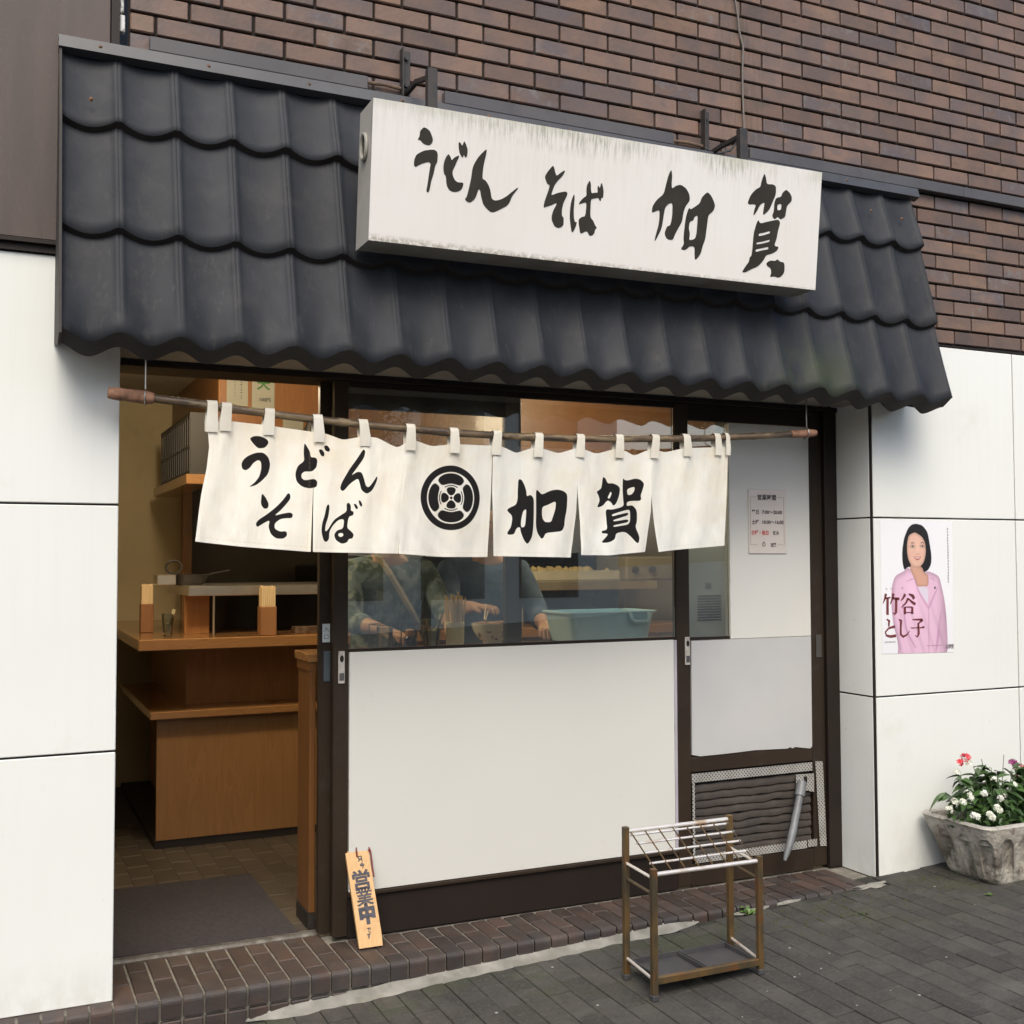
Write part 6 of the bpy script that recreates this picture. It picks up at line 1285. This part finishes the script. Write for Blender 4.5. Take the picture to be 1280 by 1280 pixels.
# ---- things on the counter
M_hold = wood('holder_wood', (.34, .17, .075), (.26, .12, .05), 'z', 5, .45, .1)
M_chop = mat('chopstick_wood', (.76, .60, .36), (.66, .50, .28), scale=60, rough=.6, stretch=(3, 3, .1), lo=.45, hi=.55)
def chop_holder(label, x, y, z0, w_, h, hs, m, sticks=True):
    t = thing('chopstick_holder', label, 'holder', (x, y, z0), 'chopstick holders'); hh = w_ / 2
    MB().box(x - hh, x + hh, y - hh, y + hh, z0, z0 + h, bev=.003).build('case', m, t)
    rs = random.Random(int(x * 1000)); b = MB(); n = 7
    for i in range(n):
        for j in range(n):
            cx = x + (i - (n - 1) / 2) * w_ * .125; cy = y + (j - (n - 1) / 2) * w_ * .125; f = rs.uniform(-.01, .006)
            sp = 1.10; b.box(cx - .0042, cx + .0042, cy - .0042, cy + .0042, z0 + h + .0005, z0 + h + hs + f)
    b.build('chopsticks', M_chop, t); return t
chop_holder('wooden chopstick holder at the far left end of the counter beside the wall', .270, 2.33, 1.0355, .066, .15, .10, M_hold)
chop_holder('wooden chopstick holder in the middle of the counter in front of the steel ledge', .794, 1.82, 1.0355, .080, .145, .10, M_hold)
M_cup = glass('clear_plastic', (.88, .90, .84), 1.6, .15)
def tumbler(name, label, x, y, z0, r0, r1, h, m, cat='cup', spoon=None, n=24, liquid=None):
    t = thing(name, label, cat, (x, y, z0))
    MB().lathe([(0, .002), (r0 * .9, .002), (r0, .004), (r1, h), (r1 - .002, h), (r0 - .003, .006), (0, .006)], (x, y, z0), n).build('cup_body', m, t, smooth=True)
    if liquid: MB().lathe([(0, .007), (r0 - .004, .007), (lerp(r0, r1, .6) - .004, h * .6), (0, h * .6)], (x, y, z0), n).build('contents', liquid, t, smooth=True)
    if spoon: MB().tube([(x - r0 * .6, y, z0 + .012), (x + r1 * .5, y - .01, z0 + h * .75), (x + r1 * .9, y - .012, z0 + h * 1.18)], [.013, .006, .009], 8).build('scoop', spoon, t, smooth=True)
    return t
M_scp = mat('cream_plastic', (.60, .55, .36), rough=.5); M_flk = mat('white_flakes', (.62, .60, .46), (.50, .48, .36), scale=60, rough=.8)
tumbler('seasoning_cup', 'clear cup with a cream scoop on the left end of the wooden counter', .320, 1.90, 1.0355, .021, .031, .115, M_cup, 'cup', M_scp, 24, M_flk)
pn = thing('frying_pan', 'black pan with a looped handle left on top of the steel ledge', 'pan', (.42, 2.3, 1.285))
pz = 1.2855
MB().lathe([(0, 0), (.10, 0), (.125, .052), (.130, .054), (.104, .004), (0, .004)], (.460, 2.32, pz), 28).build('pan_body', M_iron, pn, smooth=True)
MB().tube([(.385 + .040 * math.cos(a), 2.18 + .0 * math.sin(a), pz + .094 + .034 * math.sin(a)) for a in [2 * math.pi * i / 20 for i in range(20)]], .006, 8, closed=True).build('loop_handle', M_iron, pn, smooth=True)
MB().tube([(.56, 2.35, pz + .045), (.64, 2.40, pz + .060), (.72, 2.42, pz + .075)], [.006, .005, .004], 8).build('handle', M_iron, pn, smooth=True)
o = MB().box(.300, .395, 2.16, 2.30, pz, pz + .055, bev=.004).build('steel_box', M_ss); tag(o, 'small steel box beside the black pan on the ledge', 'box')
tb = thing('tissue_box', 'small shiny box on the counter just left of the door edge', 'box', (1.01, 1.9, 1.0355))
MB().box(.950, 1.10, 1.86, 1.95, 1.0355, 1.070, bev=.003).build('box_body', mat('foil_box', (.40, .30, .22), (.15, .09, .06), scale=20, rough=.25, metal=.6), tb)
# dark bottle near the door edge
bt = thing('sauce_bottle', 'black bottle with a white label standing in front of the hanging cabinet', 'bottle', (1.02, 1.86, 1.99))
MB().box(.93, 1.14, 1.80, 1.897, 1.972, 1.989).build('bracket_shelf', M_or2, bt)
MB().lathe([(0, 0), (.034, 0), (.034, .11), (.022, .135), (.022, .15), (.036, .152), (.036, .175), (0, .175)], (1.022, 1.85, 1.99), 20).build('bottle_body', M_blk, bt, smooth=True)
# side partition at the end of the window counter
M_part = wood('dark_orange_plywood', (.165, .070, .020), (.115, .046, .013), 'z', 5, .45, .15)
wcn = thing('window_counter', 'narrow wooden eating counter along the inside of the window', 'counter', (1.4, .55, 0))
MB().box(.640, 2.60, .405, .625, 1.018, 1.052, bev=.003).build('counter_top', M_orx, wcn)
MB().box(.648, .672, .415, .595, .06, 1.0175, bev=.002).build('end_panel', M_part, wcn)
MB().box(.644, .674, .412, .600, .985, 1.0170).build('end_cap', M_part, wcn)
MB().box(.645, .674, .413, .598, 0, .0595).build('plinth', M_db, wcn)
for x in (1.6, 2.5): MB().box(x, x + .04, .42, .60, 0, 1.0175).build('support', M_part, wcn)
zc_ = 1.0525
# blue wash tub
M_tub = mat('pale_blue_plastic', (.52, .80, .95), (.49, .77, .92), scale=4, rough=.4)
tu = thing('plastic_tub', 'pale blue plastic washing up tub with a looped handle inside the window', 'tub', (2.03, .52, zc_))
def tubring(s, z): return [(1.995 + (x - 1.995) * s[0], .530 + (y - .530) * s[1], z) for x, y in rrect(1.995, .530, .226, .135, .05, 6)]
rings = [tubring((.86, .86), zc_ + .002), tubring((.88, .88), zc_ + .012), tubring((.97, .97), zc_ + .118), tubring((.985, .985), zc_ + .124), tubring((1.04, 1.05), zc_ + .126), tubring((1.04, 1.05), zc_ + .133), tubring((.965, .96), zc_ + .133), tubring((.85, .84), zc_ + .012)]
V = []; F = []; n = len(rings[0])
for r_ in rings: V += r_
for j in range(len(rings) - 1):
    for i in range(n): F.append((j * n + i, j * n + (i + 1) % n, (j + 1) * n + (i + 1) % n, (j + 1) * n + i))
F.append(tuple(range(n))[::-1]); F.append(tuple(range((len(rings) - 1) * n, len(rings) * n)))
mesh('tub_body', V, F, M_tub, tu, smooth=True)
hy = .530 - .135 * 1.05
MB().tube([(2.070, hy, zc_ + .127), (2.074, hy - .010, zc_ + .100), (2.088, hy - .012, zc_ + .086), (2.150, hy - .012, zc_ + .088), (2.163, hy - .010, zc_ + .104), (2.165, hy, zc_ + .127)], .0085, 8).build('loop_handle', M_tub, tu, smooth=True)
# bowl of noodles
M_por = mat('patterned_porcelain', (.74, .76, .68), (.72, .74, .66), scale=4, rough=.2, coat=.4)
mixin(M_por, nrange(M_por, nnoise(M_por, 32, None, None, 3), .56, .60), (.05, .07, .12), .85)
bw = thing('noodle_bowl', 'patterned porcelain bowl of noodles on the window counter', 'bowl', (1.48, .55, zc_))
MB().lathe([(0, .002), (.042, .002), (.042, .012), (.060, .022), (.082, .055), (.092, .088), (.089, .088), (.078, .056), (.0, .030)], (1.485, .56, zc_), 32).build('bowl_body', M_por, bw, smooth=True)
rs = random.Random(17); b = MB()
for k in range(26):
    a = rs.uniform(0, 6.28); r_ = rs.uniform(0, .07); p = Vector((1.485 + r_ * math.cos(a), .56 + r_ * math.sin(a), zc_ + .076 + rs.uniform(0, .016)))
    b.tube([p + Vector((.022 * math.cos(q * 1.2 + a), .018 * math.sin(q * 1.2 + a), .003 * math.sin(q * 3))) for q in range(5)], .0045, 5)
b.build('noodles', mat('noodle_and_broth', (.50, .26, .09), (.62, .40, .18), scale=40, rough=.4), bw, smooth=True)
# holder, glass, cup, pot, rack, bottle
M_cyl = mat('cream_case', (.80, .73, .47), (.76, .68, .42), scale=5, rough=.5)
t = thing('chopstick_holder', 'tall cream round holder crammed with chopsticks beside the noodle bowl in the window', 'holder', (1.29, .50, zc_), 'chopstick holders')
MB().lathe([(0, 0), (.037, 0), (.040, .10), (.037, .10), (0, .10)], (1.288, .50, zc_), 24).build('case', M_cyl, t, smooth=True)
b = MB(); rs = random.Random(6)
for k in range(46):
    a = rs.uniform(0, 6.28); r_ = .036 * math.sqrt(rs.random()); cx, cy = 1.288 + r_ * math.cos(a), .50 + r_ * math.sin(a); h = rs.uniform(.178, .215) + (.02 if k == 3 else 0); q = 1.32
    b.tube([(cx, cy, zc_ + .08), (1.288 + (cx - 1.288) * q, .50 + (cy - .50) * q, zc_ + h)], .0034, 5)
b.build('chopsticks', M_chop, t)
tumbler('water_glass', 'clear ribbed drinking glass at the left of the window counter', .980, .50, zc_, .026, .034, .088, M_cup, 'glass')
tumbler('flake_cup', 'translucent cup with a pale scoop left of the cream chopstick holder', 1.185, .50, zc_, .028, .043, .115, M_cup, 'cup', M_scp, 24, M_flk)
t = thing('spice_jar', 'small dark jar with an orange top on the window counter between glass and cup', 'jar', (1.085, .52, zc_))
MB().lathe([(0, 0), (.022, 0), (.024, .040), (.018, .048), (0, .048)], (1.088, .50, zc_), 18).build('jar_body', mat('dark_jar', (.03, .025, .05), rough=.2), t, smooth=True)
MB().lathe([(.018, 0), (.021, .010), (.016, .026), (0, .030)], (1.088, .50, zc_ + .0485), 18).build('lid', mat('orange_lid', (.45, .22, .09), rough=.5), t, smooth=True)
t = thing('wire_rack', 'small black wire condiment rack around the glass and jar in the window', 'rack', (1.05, .53, zc_))
b = MB()
for z in (.002, .098):
    b.tube([(.935, .455, zc_ + z), (1.135, .455, zc_ + z), (1.135, .565, zc_ + z), (.935, .565, zc_ + z)], .0022, 6, closed=True)
for x in (.935, 1.035, 1.135):
    for y in (.455, .565): b.tube([(x, y, zc_), (x, y, zc_ + .098)], .0022, 6)
b.tube([(1.035, .51, zc_ + .098), (1.02, .51, zc_ + .15), (1.05, .51, zc_ + .15), (1.035, .51, zc_ + .098)], .002, 5)
b.build('wire_frame', M_iron, t)
# kitchen in the dimness behind the window
kt = thing('kitchen_unit', 'dark steel kitchen unit with chrome rails behind the counter', 'kitchen unit', (2.4, 3.4, 1.0))
MB().box(1.5, 3.8, 3.35, 4.1, 1.036, 1.38, bev=.01).build('cabinet', mat('dark_steel', (.030, .034, .036), (.022, .024, .026), scale=2, rough=.3, metal=.3), kt)
for z in (1.10, 1.17, 1.24, 1.31): MB().tube([(1.52, 3.335, z), (3.78, 3.335, z)], .005, 8).build('rail', M_ss, kt, smooth=True)
MB().box(1.6, 3.7, 3.36, 4.0, 1.72, 1.95, bev=.01).build('hood', mat('hood_steel', (.22, .21, .18), rough=.35, metal=.5), kt)
t = thing('ingredient_tray', 'long white tray heaped with pale fried pieces behind the window', 'tray', (2.55, 2.1, 1.2845))
MB().box(2.42, 3.10, 2.10, 2.50, 1.2845, 1.345, bev=.008).build('tray_body', mat('white_enamel_tray', (.42, .40, .33), rough=.35), t)
b = MB(); rs = random.Random(3)
for k in range(46):
    x = rs.uniform(2.45, 3.0); y = rs.uniform(2.12, 2.42); s = rs.uniform(.014, .03); n = 6; V = [(x, y, 1.346 + s * 1.1)] + [(x + s * 1.5 * math.cos(i * 1.05) * rs.uniform(.6, 1.2), y + s * math.sin(i * 1.05) * rs.uniform(.6, 1.2), 1.346) for i in range(n)]
    b.add(V, [(0, i + 1, (i + 1) % n + 1) for i in range(n)])
b.build('fried_pieces', mat('tempura', (.50, .42, .22), (.42, .33, .15), scale=60, rough=.8), t)
t = thing('rice_cooker', 'beige appliance with round knobs at the right end of the steel ledge', 'appliance', (3.2, 2.0, 1.2845))
MB().box(3.02, 3.42, 2.02, 2.4, 1.2845, 1.43, bev=.012).build('casing', mat('beige_appliance', (.20, .18, .13), rough=.5), t)
for x in (3.08, 3.20): MB().tube([(x, 2.02, 1.35), (x, 1.995, 1.35)], .020, 14).build('knob', M_blk, t, smooth=True)
# pale green box behind the glass of the right leaf
ht = thing('wall_heater', 'pale grey green metal box with a louvred grille behind the right leaf glass', 'heater', (2.42, .35, 1.3))
MB().box(2.290, 2.560, .300, .340, 1.03, 1.86, bev=.006).build('casing', mat('pale_green_enamel', (.74, .78, .66), (.70, .74, .63), scale=3, rough=.4), ht)
gv = MB().box(2.362, 2.492, .2985, .2998, 1.136, 1.256).build('grille', mat('grille_pale', (.62, .65, .55), rough=.5), ht)
for k in range(10): MB().box(2.364, 2.490, .2965, .2983, 1.139 + k * .0118, 1.1455 + k * .0118).build('louver', M_db, gv)
ic = MB().box(2.405, 2.440, .2985, .2998, 1.278, 1.308).build('label_plate', mat('label_grey', (.42, .43, .38), rough=.5), ht)
MB().prism([(2.414, 1.284), (2.431, 1.284), (2.4225, 1.300)], [[(2.4175, 1.286), (2.4275, 1.286), (2.4225, 1.2955)]], .2975, .2983).build('triangle_mark', M_txt, ic)
MB().lathe([(0, 0), (.005, 0)], n=12) 
mesh('screw', [(2.316 + .004 * math.cos(i * .785), .2990, 1.082 + .004 * math.sin(i * .785)) for i in range(8)], [tuple(range(8))], M_db, ht)
# folded newspaper sheets propped in the window
# ------------------------------------------------------------------ diners behind the window
M_skin = mat('skin', (.50, .30, .20), (.46, .26, .17), scale=12, rough=.5)
def skin_body(name, joints, edges, m, parent, sub=2, root=0):
    off = origin_of(parent); names = list(joints); me = bpy.data.meshes.new(name)
    me.from_pydata([tuple(Vector(joints[k][:3]) - off) for k in names], [(names.index(a), names.index(b)) for a, b in edges], []); me.materials.append(m)
    o = bpy.data.objects.new(name, me); COL.objects.link(o); o.parent = parent
    md = o.modifiers.new('skin', 'SKIN'); md.use_smooth_shade = True
    for i, k in enumerate(names):
        r_ = joints[k][3]; rr = r_ if isinstance(r_, tuple) else (r_, r_)
        me.skin_vertices[0].data[i].radius = rr; me.skin_vertices[0].data[i].use_root = (i == root)
    s = o.modifiers.new('sub', 'SUBSURF'); s.levels = sub; s.render_levels = sub
    return o
for bx_, lab in ((1.55, 'left one of two small white boxes on the steel ledge behind the window'), (1.69, 'right one of two small white boxes on the steel ledge behind the window')):
    t = thing('condiment_box', lab, 'box', (bx_, 1.99, 1.2845), 'white boxes on the steel ledge')
    MB().box(bx_ - .035, bx_ + .035, 1.96, 2.04, 1.2845, 1.33, bev=.004).build('box_body', mat('white_plastic', (.66, .64, .52), rough=.5), t)
    MB().box(bx_ - .037, bx_ + .037, 1.958, 2.042, 1.3305, 1.342, bev=.003).build('lid', mat('white_plastic', (.66, .64, .52), rough=.5), t)
rs = random.Random(77)
for i, (bx_, by_, n_, lab) in enumerate(((1.25, 2.08, 5, 'stack of five noodle bowls on the steel ledge left of the white boxes'), (2.02, 2.15, 6, 'tall stack of noodle bowls on the steel ledge right of the white boxes'))):
    for k in range(n_):
        z_ = 1.2845 + k * .020
        o = MB().lathe([(0, .002), (.040, .002), (.042, .010), (.066, .030), (.078, .058), (.075, .058), (.060, .030), (0, .014)], (bx_ + rs.uniform(-.003, .003), by_, z_), 24).build('bowl', M_por, smooth=True)
        pos = ['lowest', 'second', 'third', 'fourth', 'fifth', 'sixth'][k]
        if k == n_ - 1: pos = 'topmost'
        tag(o, f'{pos} noodle bowl in the ' + ('short stack left of the white boxes' if i == 0 else 'tall stack right of the white boxes'), 'bowl', 'stacked bowls on the steel ledge')
def person(label, X, Y, shirt_m, trouser_m, hands, lean=.10, loc=None, strap=False, hairc=(.02, .016, .014)):
    """seated on a stool, facing the window (towards -y); hands = ((x,y,z),(x,y,z)) left and right of the picture"""
    t = thing('person', label, 'person', (X, Y, 0), 'diners seated at the window counter')
    pv = (X, Y + .10, .84); ch = (X, Y + .02, 1.18); sh = (X, Y, 1.375); nk = (X, Y - .02, 1.455); hd = (X, Y - .06, 1.575); ht_ = (X, Y - .07, 1.675)
    J = {'pelvis': (*pv, (.135, .095)), 'belly': (X, Y + .07, .95, (.115, .085)), 'chest': (*ch, (.115, .080)), 'shoulders': (*sh, (.085, .060)), 'neck': (*nk, .052), 'jaw': (X, Y - .05, 1.53, .062), 'head': (*hd, (.078, .090)), 'crown': (*ht_, (.068, .075))}
    E_ = [('pelvis', 'belly'), ('belly', 'chest'), ('chest', 'shoulders'), ('shoulders', 'neck'), ('neck', 'jaw'), ('jaw', 'head'), ('head', 'crown')]
    S = {}; SE = []
    for s, hp_ in ((-1, hands[0]), (1, hands[1])):
        k = 'l' if s < 0 else 'r'; a = Vector((X + s * .185, Y, 1.36)); h_ = Vector(hp_)
        el = (a + h_) / 2 + Vector((s * .07, .06, -.09)); wr = h_ + (el - h_).normalized() * .075
        J[k + 'sh'] = (*a, .058); J[k + 'el'] = (*el, .042); J[k + 'fa'] = (*el.lerp(wr, .45), .040); J[k + 'wr'] = (*wr, (.028, .022)); J[k + 'palm'] = (*h_, (.036, .018))
        E_ += [('shoulders', k + 'sh'), (k + 'sh', k + 'el'), (k + 'el', k + 'fa'), (k + 'fa', k + 'wr'), (k + 'wr', k + 'palm')]
        d = (h_ - wr).normalized(); side = d.cross(Vector((0, 0, 1))).normalized()
        for fi, (off, ln) in enumerate(((-.026, .062), (-.009, .072), (.009, .070), (.026, .056))):
            b0 = h_ + side * off * 1.0 + d * .018; b1 = b0 + d * ln * .5 + Vector((0, 0, -.006)); b2 = b1 + d * ln * .25 + Vector((0, 0, -ln * .42))
            for q, p in enumerate((b0, b1, b2)): J[f'{k}f{fi}{q}'] = (*p, (.0100, .0092, .0078)[q])
            E_ += [(k + 'palm', f'{k}f{fi}0'), (f'{k}f{fi}0', f'{k}f{fi}1'), (f'{k}f{fi}1', f'{k}f{fi}2')]
        tb0 = wr.lerp(h_, .5) - side * s * .034; tb1 = tb0 + d * .035 - side * s * .006 + Vector((0, 0, -.012)); tb2 = tb1 + d * .024 + Vector((0, 0, -.010))
        for q, p in enumerate((tb0, tb1, tb2)): J[f'{k}t{q}'] = (*p, (.0125, .0105, .0088)[q])
        E_ += [(k + 'wr', k + 't0'), (k + 't0', k + 't1'), (k + 't1', k + 't2')]
        kn = (X + s * .13, Y - .28, .60); an = (X + s * .12, Y - .22, .14); 
        J[k + 'hip'] = (X + s * .09, Y + .06, .78, .088); J[k + 'knee'] = (*kn, .058); J[k + 'ankle'] = (*an, .038); J[k + 'toe'] = (X + s * .13, Y - .38, .09, .032)
        E_ += [('pelvis', k + 'hip'), (k + 'hip', k + 'knee'), (k + 'knee', k + 'ankle'), (k + 'ankle', k + 'toe')]
        S[k + 'sh'] = (*a, .070); S[k + 'el'] = (*el, .058); S[k + 'cf'] = (*el.lerp(wr, .55), .052); SE += [('s', k + 'sh'), (k + 'sh', k + 'el'), (k + 'el', k + 'cf')]
    skin_body('body', J, E_, M_skin, t)
    S2 = {'p': (pv[0], pv[1], .78, (.175, .13)), 'b': (X, Y + .07, .95, (.168, .128)), 'c': (*ch, (.172, .126)), 's': (X, Y, 1.385, (.150, .104)), 'n': (X, Y - .015, 1.455, (.066, .066))}; S2.update(S)
    skin_body('shirt', S2, [('p', 'b'), ('b', 'c'), ('c', 's'), ('s', 'n')] + SE, shirt_m, t)
    T = {'p': (pv[0], pv[1], .80, (.165, .125))}; TE = []
    for s, k in ((-1, 'l'), (1, 'r')):
        T[k + 'h'] = (X + s * .09, Y + .06, .77, .100); T[k + 'k'] = (X + s * .13, Y - .28, .60, .072); T[k + 'a'] = (X + s * .12, Y - .22, .20, .058); TE += [('p', k + 'h'), (k + 'h', k + 'k'), (k + 'k', k + 'a')]
    skin_body('trousers', T, TE, trouser_m, t)
    skin_body('hair', {'a': (X, Y - .02, 1.595, (.086, .080)), 'b': (X, Y - .045, 1.675, (.084, .086)), 'c': (X, Y - .075, 1.72, (.060, .062))}, [('a', 'b'), ('b', 'c')], mat('hair_dark', hairc, rough=.5), t)
    fy = Y - .06 - .088
    for s in (-1, 1): MB().lathe([(0, .006), (.006, .004), (.009, 0), (0, -.004)], (X + s * .030, fy + .008, 1.590), 10).build('eye', M_blk, t, smooth=True)
    MB().tube([(X, fy + .010, 1.585), (X, fy - .012, 1.560), (X, fy - .002, 1.551)], [.007, .011, .010], 8).build('nose', M_skin, t, smooth=True)
    MB().tube([(X - .022, fy + .010, 1.527), (X, fy + .002, 1.524), (X + .022, fy + .010, 1.527)], .0045, 6).build('mouth', mat('lips', (.38, .15, .12), rough=.5), t, smooth=True)
    for s in (-1, 1): MB().tube([(X + s * .080, Y - .045, 1.60), (X + s * .090, Y - .035, 1.58), (X + s * .082, Y - .045, 1.555)], [.008, .012, .007], 8).build('ear', M_skin, t, smooth=True)
    if strap: MB().tube([(X - .10, Y + .10, 1.47), (X - .09, Y - .05, 1.475), (X - .03, Y - .135, 1.35), (X + .06, Y - .16, 1.19), (X + .16, Y - .11, 1.03)], .014, 4).build('bag_strap', mat('tan_strap', (.30, .24, .15), rough=.7), t)
    return t
M_camo = mat('mottled_shirt', (.15, .20, .21), (.06, .09, .06), scale=14, rough=.95, detail=3, lo=.44, hi=.56, bump=.03, bscale=9); mixin(M_camo, nrange(M_camo, nnoise(M_camo, 17), .52, .58), (.30, .34, .31), .75)
M_denim = mat('denim', (.085, .13, .20), (.06, .095, .15), scale=14, rough=.95, bump=.03, bscale=8); M_jean = mat('dark_jeans', (.025, .035, .06), rough=.9)
person('person in a mottled blue green shirt with a tan shoulder strap inside the window', 1.19, 1.10, M_camo, M_jean, ((1.09, .70, 1.10), (1.36, .72, 1.12)), strap=True)
person('person in a blue denim shirt eating noodles behind the porcelain bowl', 1.70, 1.14, M_denim, M_jean, ((1.53, .74, 1.20), (1.80, .68, 1.10)))
o = MB().tube([(1.53, .70, 1.20), (1.475, .61, 1.150)], .003, 6).tube([(1.52, .71, 1.215), (1.465, .60, 1.155)], .003, 6).build('chopstick_pair', M_chop); tag(o, 'pair of chopsticks held over the noodle bowl', 'chopsticks')
for x, y, lab in ((1.19, 1.20, 'round stool under the person at the left of the window'), (1.70, 1.24, 'round stool under the person in the denim shirt')):
    t = thing('stool', lab, 'stool', (x, y, 0), 'stools at the window counter')
    MB().lathe([(0, 0), (.16, 0), (.165, .02), (.16, .04), (0, .045)], (x, y, .66), 24).build('seat', mat('dark_vinyl', (.05, .03, .025), rough=.4), t, smooth=True)
    MB().lathe([(.018, 0), (.018, .655)], (x, y, 0.004), 12).lathe([(0, .02), (.15, .006), (.16, 0)], (x, y, 0), 24).build('pedestal', M_ss, t, smooth=True)
for o in SC.objects:
    if o.type == 'EMPTY' and o.get('kind') == 'structure' and 'category' in o: del o['category']
